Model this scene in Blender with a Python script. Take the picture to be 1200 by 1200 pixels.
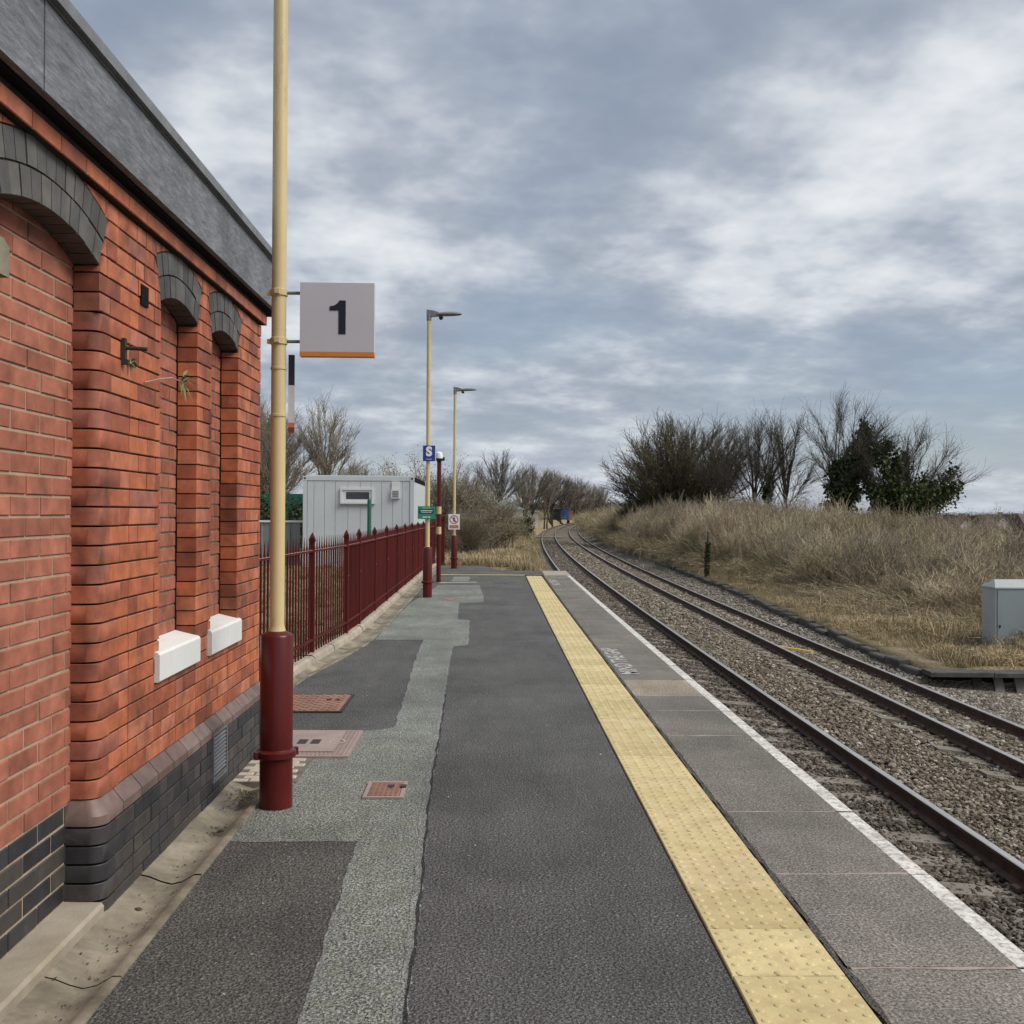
import bpy, math, random
import numpy as np
from mathutils import Matrix, Vector

for o in list(bpy.data.objects):
    bpy.data.objects.remove(o)
R = math.radians
scene = bpy.context.scene
C = scene.collection
rng = random.Random(7)
nr = np.random.default_rng(11)

# ------------------------------------------------------------------ camera
cam_data = bpy.data.cameras.new('camera')
cam = bpy.data.objects.new('camera', cam_data)
C.objects.link(cam)
cam_data.lens = 36.0
cam_data.sensor_width = 36.0
cam_data.clip_start = 0.05
cam_data.clip_end = 6000
cam.matrix_world = (Matrix.Translation((0, 0, 1.6)) @ Matrix.Rotation(R(-1.29), 4, 'Z')
                    @ Matrix.Rotation(R(90.05), 4, 'X') @ Matrix.Rotation(R(0.35), 4, 'Z'))
scene.camera = cam

# ------------------------------------------------------------------ exposure
vs = scene.view_settings
vs.view_transform = 'Standard'
vs.look = 'None'
vs.gamma = 1.0
vs.use_curve_mapping = False
vs.exposure = 1.32
scene.cycles.max_bounces = 3
scene.cycles.diffuse_bounces = 2
scene.cycles.glossy_bounces = 2
scene.cycles.transmission_bounces = 2
scene.cycles.caustics_reflective = False
scene.cycles.caustics_refractive = False

# ------------------------------------------------------------------ sun
SUN_EL, SUN_AZ = R(47), math.atan2(0.84, -0.32)      # azimuth from +Y towards +X
sd = Vector((math.sin(SUN_AZ) * math.cos(SUN_EL), math.cos(SUN_AZ) * math.cos(SUN_EL), math.sin(SUN_EL)))
sl = bpy.data.lights.new('sun', 'SUN')
sl.energy = 1.5
sl.angle = R(38)
sl.color = (1.0, 0.955, 0.89)
sun = bpy.data.objects.new('sun', sl)
C.objects.link(sun)
sun.rotation_euler = sd.to_track_quat('Z', 'Y').to_euler()
sun.location = (10, 5, 30)

# ------------------------------------------------------------------ world: nishita sky behind a broken cloud deck
world = bpy.data.worlds.new('World')
scene.world = world
world.use_nodes = True
wt = world.node_tree
wt.nodes.clear()


def wn(t, **kw):
    n = wt.nodes.new(t)
    for k, v in kw.items():
        setattr(n, k, v)
    return n


def wl(a, b):
    wt.links.new(a, b)


def wmath(op, a, b=None, clamp=False):
    n = wn('ShaderNodeMath', operation=op)
    n.use_clamp = clamp
    for i, v in enumerate((a, b)):
        if v is None:
            continue
        if isinstance(v, (int, float)):
            n.inputs[i].default_value = v
        else:
            wl(v, n.inputs[i])
    return n.outputs[0]


wout = wn('ShaderNodeOutputWorld')
sky = wn('ShaderNodeTexSky', sky_type='NISHITA', sun_disc=False)
sky.sun_elevation = SUN_EL
sky.sun_rotation = SUN_AZ
bg_sky = wn('ShaderNodeBackground')
bg_sky.inputs[1].default_value = 0.05
wl(sky.outputs[0], bg_sky.inputs[0])
tc = wn('ShaderNodeTexCoord')
sep = wn('ShaderNodeSeparateXYZ')
wl(tc.outputs['Generated'], sep.inputs[0])
zc = wmath('ADD', wmath('MULTIPLY', wmath('MAXIMUM', sep.outputs[2], 0.0), 0.9), 0.20)
px = wmath('DIVIDE', sep.outputs[0], zc)
py = wmath('DIVIDE', sep.outputs[1], zc)
comb = wn('ShaderNodeCombineXYZ')
wl(px, comb.inputs[0])
wl(py, comb.inputs[1])
comb.inputs[2].default_value = 3.7


def wnoise(scale, detail, rough, dist, off=(0, 0, 0), sc=(1, 1, 1)):
    mp = wn('ShaderNodeMapping')
    mp.inputs['Location'].default_value = off
    mp.inputs['Rotation'].default_value = (0, 0, R(-12))
    mp.inputs['Scale'].default_value = sc
    wl(comb.outputs[0], mp.inputs[0])
    n = wn('ShaderNodeTexNoise')
    n.inputs['Scale'].default_value = scale
    n.inputs['Detail'].default_value = detail
    n.inputs['Roughness'].default_value = rough
    n.inputs['Distortion'].default_value = dist
    wl(mp.outputs[0], n.inputs['Vector'])
    return n.outputs['Fac']


big = wnoise(0.95, 1.5, 0.5, 0.0, (2.3, 0.4, 0))
mid = wnoise(2.7, 5, 0.55, 0.0, (5.1, 1.9, 0), (1.0, 1.0, 1))
fine = wnoise(9.0, 2, 0.6, 0.0, (1.1, 7.0, 0))
v = wmath('ADD', wmath('MULTIPLY', big, 0.40), wmath('MULTIPLY', mid, 0.47))
v = wmath('ADD', v, wmath('MULTIPLY', fine, 0.13))
ramp = wn('ShaderNodeValToRGB')
cr = ramp.color_ramp
cr.interpolation = 'B_SPLINE'
stops = [(0.39, (0.118, 0.138, 0.170)), (0.45, (0.140, 0.159, 0.190)), (0.495, (0.168, 0.186, 0.215)),
         (0.53, (0.212, 0.229, 0.255)), (0.575, (0.265, 0.278, 0.296)), (0.66, (0.360, 0.368, 0.378))]
cr.elements[0].position, cr.elements[0].color = stops[0][0], (*stops[0][1], 1)
cr.elements[1].position, cr.elements[1].color = stops[-1][0], (*stops[-1][1], 1)
for p_, c_ in stops[1:-1]:
    e = cr.elements.new(p_)
    e.color = (*c_, 1)
wl(v, ramp.inputs[0])
# thicker, paler air low down
hz = wn('ShaderNodeMapRange')
hz.inputs['From Min'].default_value = 0.0
hz.inputs['From Max'].default_value = 0.10
hz.inputs['To Min'].default_value = 0.45
hz.inputs['To Max'].default_value = 0.0
wl(sep.outputs[2], hz.inputs[0])
mixh = wn('ShaderNodeMixRGB')
wl(hz.outputs[0], mixh.inputs[0])
wl(ramp.outputs[0], mixh.inputs[1])
mixh.inputs[2].default_value = (0.25, 0.275, 0.315, 1)
bg_cl = wn('ShaderNodeBackground')
wl(mixh.outputs[0], bg_cl.inputs[0])
bg_cl.inputs[1].default_value = 1.0
gap = big
gm = wn('ShaderNodeMapRange')
gm.inputs['From Min'].default_value = 0.50
gm.inputs['From Max'].default_value = 0.30
gm.inputs['To Min'].default_value = 0.06
gm.inputs['To Max'].default_value = 0.35
wl(gap, gm.inputs[0])
mixs = wn('ShaderNodeMixShader')
wl(gm.outputs[0], mixs.inputs[0])
wl(bg_cl.outputs[0], mixs.inputs[1])
wl(bg_sky.outputs[0], mixs.inputs[2])
wl(mixs.outputs[0], wout.inputs[0])

# ================================================================== materials
MATS = {}


class NT:
    def __init__(s, name):
        s.m = bpy.data.materials.new(name)
        s.m.use_nodes = True
        s.t = s.m.node_tree
        s.b = s.t.nodes['Principled BSDF']

    def n(s, t, **kw):
        x = s.t.nodes.new(t)
        for k, v_ in kw.items():
            setattr(x, k, v_)
        return x

    def l(s, a, b):
        s.t.links.new(a, b)

    def math(s, op, a, b=None, clamp=False):
        x = s.n('ShaderNodeMath', operation=op)
        x.use_clamp = clamp
        for i, v_ in enumerate((a, b)):
            if v_ is None:
                continue
            if isinstance(v_, (int, float)):
                x.inputs[i].default_value = v_
            else:
                s.l(v_, x.inputs[i])
        return x.outputs[0]

    def pos(s, sc=(1, 1, 1)):
        g = s.n('ShaderNodeNewGeometry')
        if sc == (1, 1, 1):
            return g.outputs['Position']
        mp = s.n('ShaderNodeMapping')
        mp.inputs['Scale'].default_value = sc
        s.l(g.outputs['Position'], mp.inputs[0])
        return mp.outputs[0]

    def noise(s, scale, detail=5, rough=0.6, dist=0.0, vec=None):
        x = s.n('ShaderNodeTexNoise')
        x.inputs['Scale'].default_value = scale
        x.inputs['Detail'].default_value = min(detail, 4)
        x.inputs['Roughness'].default_value = rough
        x.inputs['Distortion'].default_value = dist
        s.l(vec if vec is not None else s.pos(), x.inputs['Vector'])
        return x.outputs['Fac']

    def ramp(s, fac, stops_, interp='LINEAR'):
        x = s.n('ShaderNodeValToRGB')
        r = x.color_ramp
        r.interpolation = interp
        f = lambda c: (c, c, c, 1) if isinstance(c, (int, float)) else (*c, 1)
        r.elements[0].position, r.elements[0].color = stops_[0][0], f(stops_[0][1])
        r.elements[1].position, r.elements[1].color = stops_[-1][0], f(stops_[-1][1])
        for p_, c_ in stops_[1:-1]:
            e_ = r.elements.new(p_)
            e_.color = f(c_)
        s.l(fac, x.inputs[0])
        return x.outputs[0]

    def mix(s, fac, a, b, blend='MIX'):
        x = s.n('ShaderNodeMixRGB', blend_type=blend)
        for i, v_ in enumerate((fac, a, b)):
            if isinstance(v_, (int, float)):
                x.inputs[i].default_value = v_ if i == 0 else (v_, v_, v_, 1)
            elif isinstance(v_, tuple):
                x.inputs[i].default_value = (*v_, 1)
            else:
                s.l(v_, x.inputs[i])
        return x.outputs[0]

    def rand(s):
        o = s.n('ShaderNodeObjectInfo').outputs['Random']
        i = s.n('ShaderNodeNewGeometry').outputs['Random Per Island']
        return s.math('FRACT', s.math('ADD', o, i))

    def bump(s, h, strength=0.3, dist=0.01):
        x = s.n('ShaderNodeBump')
        x.inputs['Strength'].default_value = strength
        x.inputs['Distance'].default_value = dist
        s.l(h, x.inputs['Height'])
        s.l(x.outputs[0], s.b.inputs['Normal'])

    def col(s, c):
        if isinstance(c, tuple):
            s.b.inputs['Base Color'].default_value = (*c, 1)
        else:
            s.l(c, s.b.inputs['Base Color'])

    def done(s, key, rough=0.8, spec=0.3, metal=0.0):
        if isinstance(rough, (int, float)):
            s.b.inputs['Roughness'].default_value = rough
        else:
            s.l(rough, s.b.inputs['Roughness'])
        s.b.inputs['Specular IOR Level'].default_value = spec
        s.b.inputs['Metallic'].default_value = metal
        MATS[key] = s.m
        return s.m


def paint(key, c, rough=0.45, var=0.12, scale=3.0, spec=0.4, dirt=(0.08, 0.07, 0.06), dirt_amt=0.35, bump=0.05):
    t = NT(key)
    n1 = t.noise(scale, 6, 0.65)
    base = t.mix(t.ramp(n1, [(0.3, 0.0), (0.7, 1.0)]), tuple(x * (1 - var) for x in c), tuple(min(1, x * (1 + var)) for x in c))
    d = t.ramp(t.noise(scale * 4.3, 8, 0.7, 0.3, t.pos((1, 1, 0.35))), [(0.58, 0.0), (0.78, dirt_amt)])
    t.col(t.mix(d, base, dirt))
    t.bump(t.noise(60, 4), bump, 0.004)
    return t.done(key, rough, spec)


def brickmat(key, stops_, rough=0.62, dirt=0.6, dirtcol=(0.045, 0.024, 0.020), bump=0.35, spec=0.35, low=None, pale=0.0):
    t = NT(key)
    base = t.ramp(t.rand(), stops_)
    n1 = t.noise(9, 6, 0.6)
    base = t.mix(1.0, base, t.ramp(n1, [(0.28, 0.62), (0.72, 1.25)]), 'MULTIPLY')
    n2 = t.noise(2.1, 8, 0.66, 0.4)
    base = t.mix(t.ramp(n2, [(0.52, 0.0), (0.72, dirt)]), base, dirtcol)
    n3 = t.noise(70, 3, 0.7)
    base = t.mix(t.ramp(n3, [(0.66, 0.0), (0.74, 0.45)]), base, dirtcol)
    if pale:
        base = t.mix(t.ramp(t.noise(5.0, 9, 0.75, 0.2), [(0.64, 0.0), (0.76, pale)]), base, (0.42, 0.36, 0.31))
    t.col(base)
    h = t.math('ADD', t.math('MULTIPLY', t.noise(38, 6, 0.7), 0.7), t.math('MULTIPLY', t.noise(160, 3), 0.4))
    t.bump(h, bump, 0.006)
    return t.done(key, rough, spec)


brickmat('brick', [(0.0, (0.22, 0.066, 0.038)), (0.12, (0.32, 0.092, 0.048)), (0.45, (0.42, 0.124, 0.055)), (0.75, (0.46, 0.145, 0.066)), (0.92, (0.46, 0.165, 0.095)), (1.0, (0.28, 0.10, 0.075))], pale=0.25)
brickmat('sooty_brick', [(0.0, (0.22, 0.066, 0.038)), (0.3, (0.33, 0.098, 0.052)), (0.6, (0.40, 0.122, 0.062)), (1.0, (0.30, 0.105, 0.072))], dirt=0.85, dirtcol=(0.055, 0.026, 0.024), pale=0.12)
brickmat('infill_brick', [(0.0, (0.29, 0.102, 0.066)), (0.5, (0.345, 0.126, 0.081)), (1.0, (0.40, 0.150, 0.098))], rough=0.72, dirt=0.3, bump=0.18, spec=0.25)
brickmat('dark_brick', [(0.0, (0.022, 0.023, 0.027)), (0.5, (0.040, 0.038, 0.040)), (0.8, (0.066, 0.056, 0.048)), (1.0, (0.032, 0.034, 0.042))], rough=0.5, dirt=0.4, dirtcol=(0.014, 0.014, 0.016), bump=0.3, spec=0.45, pale=0.12)
brickmat('grey_brick', [(0.0, (0.068, 0.066, 0.062)), (0.5, (0.095, 0.092, 0.085)), (1.0, (0.125, 0.118, 0.105))], rough=0.6, dirt=0.35, dirtcol=(0.02, 0.02, 0.02), bump=0.3, pale=0.1)
brickmat('bevel_brick', [(0.0, (0.13, 0.085, 0.072)), (0.5, (0.17, 0.115, 0.098)), (1.0, (0.20, 0.14, 0.12))], rough=0.5, dirt=0.3, dirtcol=(0.05, 0.04, 0.04), bump=0.2, spec=0.45)


def plain(key, c1, c2, scale=6, rough=0.85, bump=0.3, bscale=60, spec=0.25, metal=0.0, bd=0.006):
    t = NT(key)
    t.col(t.ramp(t.noise(scale, 8, 0.65), [(0.3, c1), (0.7, c2)]))
    t.bump(t.noise(bscale, 5, 0.65), bump, bd)
    return t.done(key, rough, spec, metal)


plain('dark_mortar', (0.020, 0.016, 0.014), (0.045, 0.036, 0.030), 12)
plain('pale_mortar', (0.30, 0.22, 0.155), (0.42, 0.32, 0.23), 12)
plain('mid_mortar', (0.10, 0.085, 0.07), (0.20, 0.17, 0.14), 12)
paint('white_paint', (0.64, 0.64, 0.62), 0.6, 0.04, 4, dirt=(0.38, 0.36, 0.31), dirt_amt=0.4, bump=0.1)
paint('cream_paint', (0.55, 0.43, 0.22), 0.38, 0.06, 2.5, dirt=(0.24, 0.17, 0.08), dirt_amt=0.6)
paint('maroon_paint', (0.082, 0.009, 0.008), 0.30, 0.16, 3, dirt=(0.045, 0.010, 0.010), dirt_amt=0.4, spec=0.32)
paint('fence_paint', (0.078, 0.0105, 0.0085), 0.6, 0.2, 2, dirt=(0.045, 0.020, 0.018), dirt_amt=0.5, spec=0.18)
paint('rail_top_paint', (0.50, 0.32, 0.30), 0.4, 0.2, 2, dirt=(0.2, 0.12, 0.1), dirt_amt=0.4)  # highlight along the fence rail's top face, put into the colour
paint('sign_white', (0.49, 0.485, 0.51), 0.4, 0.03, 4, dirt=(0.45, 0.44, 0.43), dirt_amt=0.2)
paint('sign_navy', (0.008, 0.010, 0.022), 0.4, 0.1)
paint('sign_orange', (0.55, 0.20, 0.035), 0.4, 0.1)
paint('sign_blue', (0.018, 0.045, 0.23), 0.4, 0.05)
paint('sign_green', (0.030, 0.23, 0.135), 0.4, 0.05)
paint('sign_dark_green', (0.012, 0.085, 0.10), 0.4, 0.05)
paint('sign_lime', (0.28, 0.42, 0.08), 0.4, 0.05)
paint('sign_red', (0.42, 0.035, 0.04), 0.4, 0.05)
paint('sign_pink', (0.55, 0.16, 0.15), 0.4, 0.05)
paint('lamp_grey', (0.16, 0.17, 0.165), 0.45, 0.1, dirt_amt=0.3)
paint('cctv_white', (0.75, 0.76, 0.76), 0.35, 0.04, dirt_amt=0.1)
paint('black_plastic', (0.018, 0.018, 0.02), 0.35, 0.1)
paint('iron', (0.035, 0.028, 0.025), 0.6, 0.3)
paint('cabin_grey', (0.53, 0.56, 0.575), 0.5, 0.05, 0.9, dirt=(0.26, 0.27, 0.26), dirt_amt=0.5)
paint('cabin_white', (0.66, 0.68, 0.68), 0.45, 0.04, 2, dirt=(0.4, 0.4, 0.38), dirt_amt=0.3)
paint('cabinet_grey', (0.34, 0.375, 0.375), 0.5, 0.06, 1.5, dirt=(0.22, 0.27, 0.20), dirt_amt=0.5)
paint('cabinet_door', (0.235, 0.27, 0.285), 0.5, 0.06, 1.5, dirt=(0.17, 0.18, 0.18), dirt_amt=0.4)
paint('green_paint', (0.018, 0.10, 0.065), 0.45, 0.1)
paint('grey_steel', (0.20, 0.21, 0.215), 0.5, 0.1)
paint('yellow_paint', (0.62, 0.40, 0.03), 0.5, 0.1)
paint('yellow_line', (0.62, 0.53, 0.20), 0.8, 0.08, 3, dirt=(0.3, 0.27, 0.15), dirt_amt=0.4)
paint('container_blue', (0.025, 0.085, 0.30), 0.5, 0.1, 0.6)
paint('container_orange', (0.42, 0.13, 0.06), 0.5, 0.1, 0.6)
paint('far_roof', (0.36, 0.45, 0.46), 0.6, 0.1, 0.6)
paint('render_white', (0.62, 0.60, 0.56), 0.8, 0.08, 0.7)
paint('roof_tile', (0.115, 0.085, 0.075), 0.8, 0.25, 1.2)
paint('house_brick', (0.22, 0.11, 0.08), 0.8, 0.2, 1.5)
paint('rust_cover', (0.25, 0.135, 0.095), 0.65, 0.2, 5, dirt=(0.10, 0.07, 0.05), dirt_amt=0.6)
paint('pink_cover', (0.29, 0.225, 0.20), 0.65, 0.12, 5, dirt=(0.13, 0.10, 0.085), dirt_amt=0.5)
t = NT('window_glass')
t.col((0.03, 0.035, 0.04))
t.done('window_glass', 0.08, 0.6)
plain('concrete', (0.24, 0.205, 0.150), (0.38, 0.335, 0.265), 3, bump=0.4, bscale=90)
plain('kerb_concrete', (0.25, 0.215, 0.17), (0.40, 0.35, 0.285), 4, bump=0.4, bscale=80)
plain('dark_stone', (0.045, 0.042, 0.038), (0.105, 0.098, 0.088), 5, bump=0.4, bscale=60)
plain('grey_stone', (0.16, 0.15, 0.135), (0.28, 0.26, 0.235), 5, bump=0.4, bscale=60)
plain('corbel_stone', (0.15, 0.135, 0.095), (0.25, 0.225, 0.165), 7, bump=0.4, bscale=80)
plain('timber', (0.035, 0.030, 0.025), (0.10, 0.085, 0.07), 7, bump=0.4, bscale=50)
plain('sett', (0.34, 0.29, 0.23), (0.48, 0.42, 0.36), 14, bump=0.4)
plain('rust', (0.050, 0.030, 0.022), (0.105, 0.066, 0.048), 8, 0.75, 0.3, 80)
plain('rail_steel', (0.50, 0.46, 0.43), (0.64, 0.60, 0.57), 3, 0.28, 0.05, 30, 0.5, 0.85)
plain('sleeper', (0.13, 0.115, 0.095), (0.23, 0.205, 0.175), 3, 0.9, 0.4, 60)
plain('ballast_dirt', (0.030, 0.026, 0.021), (0.085, 0.075, 0.062), 14, 0.95, 0.6, 30)

# channel of concrete with damp staining along its bed
t = NT('channel')
b_ = t.ramp(t.noise(3.2, 9, 0.68, 0.3), [(0.28, (0.13, 0.110, 0.080)), (0.5, (0.24, 0.208, 0.155)), (0.72, (0.35, 0.31, 0.24))])
st = t.ramp(t.noise(2.2, 7, 0.7, 0.6), [(0.44, 0.0), (0.64, 0.7)])
b_ = t.mix(st, b_, (0.085, 0.078, 0.058))
sp = t.ramp(t.noise(55, 3, 0.6), [(0.68, 0.0), (0.74, 0.7)])
t.col(t.mix(sp, b_, (0.05, 0.045, 0.03)))
t.bump(t.noise(70, 6, 0.7), 0.5, 0.006)
t.done('channel', 0.9)


def asphalt(key, dark, midc, light, mossy=None, bumpd=0.015, bstr=0.95, sp=0.5):
    t = NT(key)
    vo = t.n('ShaderNodeTexVoronoi')
    vo.inputs['Scale'].default_value = 85
    t.l(t.pos(), vo.inputs['Vector'])
    grain = t.noise(80, 4, 0.72)
    g2 = t.noise(190, 2, 0.6)
    f = t.math('ADD', t.math('MULTIPLY', grain, 0.7), t.math('MULTIPLY', g2, 0.3))
    c = t.ramp(f, [(0.40, dark), (0.5, midc), (0.60, light)])
    big_ = t.noise(0.9, 7, 0.65, 0.3)
    c = t.mix(1.0, c, t.ramp(big_, [(0.3, 0.70), (0.7, 1.28)]), 'MULTIPLY')
    streak = t.noise(3.0, 6, 0.65, 0.2, t.pos((1.6, 0.35, 1)))
    c = t.mix(1.0, c, t.ramp(streak, [(0.3, 0.88), (0.7, 1.12)]), 'MULTIPLY')
    if mossy:
        c = t.mix(t.ramp(t.noise(5.0, 8, 0.7, 0.2), [(0.48, 0.0), (0.66, 0.55)]), c, mossy)
    # pale chippings showing here and there
    ch = t.ramp(vo.outputs['Color'], [(0.0, 0.0), (1.0, 1.0)])
    v5 = t.n('ShaderNodeTexVoronoi')
    v5.inputs['Scale'].default_value = 3.6
    t.l(t.pos((1, 1, 0)), v5.inputs['Vector'])
    spot = t.math('MULTIPLY', t.math('LESS_THAN', v5.outputs['Distance'], 0.055), t.math('GREATER_THAN', v5.outputs['Color'], 0.62))
    c = t.mix(t.math('MULTIPLY', spot, 0.5), c, tuple(q * 1.9 for q in midc))
    spot2 = t.math('MULTIPLY', t.math('LESS_THAN', v5.outputs['Distance'], 0.075), t.math('LESS_THAN', v5.outputs['Color'], 0.25))
    c = t.mix(t.math('MULTIPLY', spot2, 0.5), c, dark)
    fl = t.noise(41, 1, 0.5)
    c = t.mix(t.ramp(fl, [(0.715, 0.0), (0.74, sp)]), c, (0.42, 0.40, 0.37))
    t.col(c)
    h = t.math('ADD', t.math('MULTIPLY', vo.outputs['Distance'], -0.8), t.math('MULTIPLY', grain, 0.9))
    t.bump(h, bstr, bumpd)
    return t.done(key, 0.82, 0.35)


asphalt('asphalt', (0.027, 0.027, 0.026), (0.086, 0.085, 0.081), (0.190, 0.187, 0.178))
asphalt('asphalt_brown', (0.026, 0.025, 0.022), (0.076, 0.073, 0.066), (0.170, 0.164, 0.148))
asphalt('asphalt_light', (0.045, 0.047, 0.042), (0.165, 0.173, 0.155), (0.40, 0.415, 0.375), mossy=(0.160, 0.170, 0.122), bumpd=0.012)
asphalt('asphalt_seal', (0.10, 0.105, 0.098), (0.21, 0.215, 0.20), (0.34, 0.345, 0.325))
asphalt('crack_fill', (0.012, 0.012, 0.012), (0.026, 0.026, 0.025), (0.05, 0.05, 0.05))
asphalt('joint_dark', (0.026, 0.024, 0.021), (0.070, 0.063, 0.056), (0.14, 0.128, 0.115))
asphalt('coping', (0.060, 0.053, 0.045), (0.143, 0.129, 0.110), (0.275, 0.252, 0.220), bumpd=0.006, bstr=0.6)
asphalt('coping_gravel', (0.13, 0.10, 0.075), (0.27, 0.225, 0.175), (0.44, 0.385, 0.31), bumpd=0.010)
plain('pink_joint', (0.26, 0.195, 0.165), (0.38, 0.31, 0.27), 12)
# worn white edge line
t = NT('edge_white')
w_ = t.ramp(t.noise(6, 8, 0.7, 0.3), [(0.35, (0.46, 0.44, 0.40)), (0.6, (0.66, 0.645, 0.60))])
w_ = t.mix(t.ramp(t.noise(28, 6, 0.75, 0.2), [(0.47, 0.0), (0.60, 0.8)]), w_, (0.25, 0.23, 0.205))
t.col(w_)
t.bump(t.noise(90, 5, 0.7), 0.3, 0.005)
t.done('edge_white', 0.85)
t = NT('letter_white')
t.col(t.mix(t.ramp(t.noise(38, 6, 0.75, 0.2), [(0.44, 0.0), (0.56, 0.85)]), (0.55, 0.54, 0.51), (0.18, 0.16, 0.15)))
t.done('letter_white', 0.85)
t = NT('tactile')
y_ = t.ramp(t.rand(), [(0.0, (0.46, 0.375, 0.185)), (0.4, (0.53, 0.44, 0.225)), (0.75, (0.57, 0.475, 0.25)), (1.0, (0.52, 0.42, 0.235))])
y_ = t.mix(1.0, y_, t.ramp(t.noise(5, 7, 0.7), [(0.3, 0.86), (0.7, 1.1)]), 'MULTIPLY')
y_ = t.mix(t.ramp(t.noise(11, 8, 0.75, 0.4), [(0.46, 0.0), (0.68, 0.55)]), y_, (0.36, 0.26, 0.13))
y_ = t.mix(t.ramp(t.noise(75, 3, 0.6), [(0.7, 0.0), (0.75, 0.6)]), y_, (0.15, 0.11, 0.06))
t.col(y_)
t.bump(t.noise(120, 4, 0.7), 0.25, 0.004)
t.done('tactile', 0.75)
# weathered fascia board
t = NT('fascia')
g_ = t.noise(24, 9, 0.78, 0.5, t.pos((1, 0.35, 2.2)))
c_ = t.ramp(g_, [(0.30, (0.075, 0.080, 0.088)), (0.5, (0.140, 0.148, 0.160)), (0.70, (0.225, 0.235, 0.250))])
c_ = t.mix(1.0, c_, t.ramp(t.noise(2.2, 4, 0.6), [(0.3, 0.75), (0.7, 1.2)]), 'MULTIPLY')
c_ = t.mix(t.ramp(t.noise(45, 6, 0.8, 0.5, t.pos((1, 0.35, 1.5))), [(0.62, 0.0), (0.72, 0.6)]), c_, (0.05, 0.054, 0.06))
t.col(c_)
t.bump(t.noise(60, 6, 0.8, 0.3, t.pos((1, 0.3, 2.0))), 0.5, 0.006)
t.done('fascia', 0.6, 0.4)
plain('lead_trim', (0.12, 0.125, 0.135), (0.20, 0.205, 0.215), 5, 0.55)
plain('soffit', (0.006, 0.006, 0.007), (0.012, 0.012, 0.012), 5, 0.9, spec=0.1)  # near black: shade below the eaves and inside recesses put into the colour
# ground, grass, stones, plants
t = NT('ground_grass')
c_ = t.ramp(t.noise(0.35, 9, 0.72, 0.5), [(0.3, (0.13, 0.115, 0.055)), (0.46, (0.24, 0.195, 0.115)), (0.6, (0.32, 0.26, 0.165)), (0.75, (0.17, 0.145, 0.075))])
c_ = t.mix(1.0, c_, t.ramp(t.noise(14, 6, 0.75), [(0.3, 0.55), (0.7, 1.25)]), 'MULTIPLY')
t.col(c_)
t.bump(t.noise(12, 8, 0.75), 0.9, 0.08)
t.done('ground_grass', 0.95, 0.1)


def varied(key, stops_, rough=0.9, ns=3.0, spec=0.15, patch=None):
    t = NT(key)
    c = t.ramp(t.rand(), stops_)
    if patch:
        for sc_, lo, hi, amt, pc_ in patch:
            c = t.mix(t.ramp(t.noise(sc_, 3, 0.6), [(lo, 0.0), (hi, amt)]), c, pc_)
    c = t.mix(1.0, c, t.ramp(t.noise(ns, 4, 0.6), [(0.3, 0.72), (0.7, 1.25)]), 'MULTIPLY')
    t.col(c)
    return t.done(key, rough, spec)


varied('stone', [(0, (0.055, 0.044, 0.032)), (0.25, (0.115, 0.094, 0.068)), (0.55, (0.17, 0.143, 0.107)), (0.85, (0.24, 0.207, 0.162)), (0.97, (0.42, 0.385, 0.33)), (1, (0.13, 0.09, 0.07))], 0.85, 9)
varied('stone_dark', [(0, (0.04, 0.033, 0.026)), (0.3, (0.078, 0.066, 0.052)), (0.65, (0.122, 0.103, 0.081)), (0.95, (0.19, 0.165, 0.135)), (1, (0.34, 0.31, 0.27))], 0.85, 9)
varied('stone_grey', [(0, (0.10, 0.086, 0.070)), (0.4, (0.19, 0.168, 0.140)), (0.8, (0.27, 0.243, 0.208)), (1, (0.38, 0.35, 0.31))], 0.85, 9)
varied('straw', [(0, (0.27, 0.205, 0.115)), (0.4, (0.41, 0.325, 0.195)), (0.85, (0.52, 0.43, 0.28)), (1, (0.26, 0.235, 0.11))], 0.9, 1.0, patch=((0.5, 0.52, 0.68, 0.5, (0.20, 0.15, 0.085)),))
varied('green_blade', [(0, (0.06, 0.085, 0.022)), (0.5, (0.12, 0.14, 0.045)), (1, (0.22, 0.20, 0.085))], 0.9, 1.0)
varied('bramble_stem', [(0, (0.21, 0.150, 0.10)), (0.35, (0.33, 0.265, 0.18)), (0.7, (0.46, 0.385, 0.27)), (1, (0.26, 0.235, 0.135))], 0.9, 0.6, patch=((0.30, 0.50, 0.66, 0.6, (0.17, 0.17, 0.075)), (0.22, 0.56, 0.72, 0.55, (0.13, 0.085, 0.060)), (1.1, 0.55, 0.72, 0.5, (0.42, 0.37, 0.28))))
varied('cane', [(0, (0.28, 0.215, 0.14)), (0.5, (0.45, 0.375, 0.26)), (1, (0.60, 0.52, 0.39))], 0.85, 0.6, patch=((0.30, 0.52, 0.68, 0.55, (0.22, 0.22, 0.10)),))
varied('bramble_leaf', [(0, (0.09, 0.10, 0.04)), (0.4, (0.18, 0.165, 0.075)), (0.75, (0.29, 0.235, 0.125)), (1, (0.36, 0.29, 0.175))], 0.8, 0.8, patch=((0.30, 0.46, 0.62, 0.75, (0.12, 0.14, 0.05)),))
varied('bark_dark', [(0, (0.040, 0.033, 0.026)), (1, (0.070, 0.060, 0.048))], 0.9, 4)
varied('twig_dark', [(0, (0.045, 0.040, 0.034)), (0.6, (0.075, 0.066, 0.056)), (1, (0.105, 0.092, 0.077))], 0.9, 0.4)
varied('bark_pale', [(0, (0.10, 0.088, 0.070)), (1, (0.17, 0.15, 0.122))], 0.9, 4)
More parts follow.
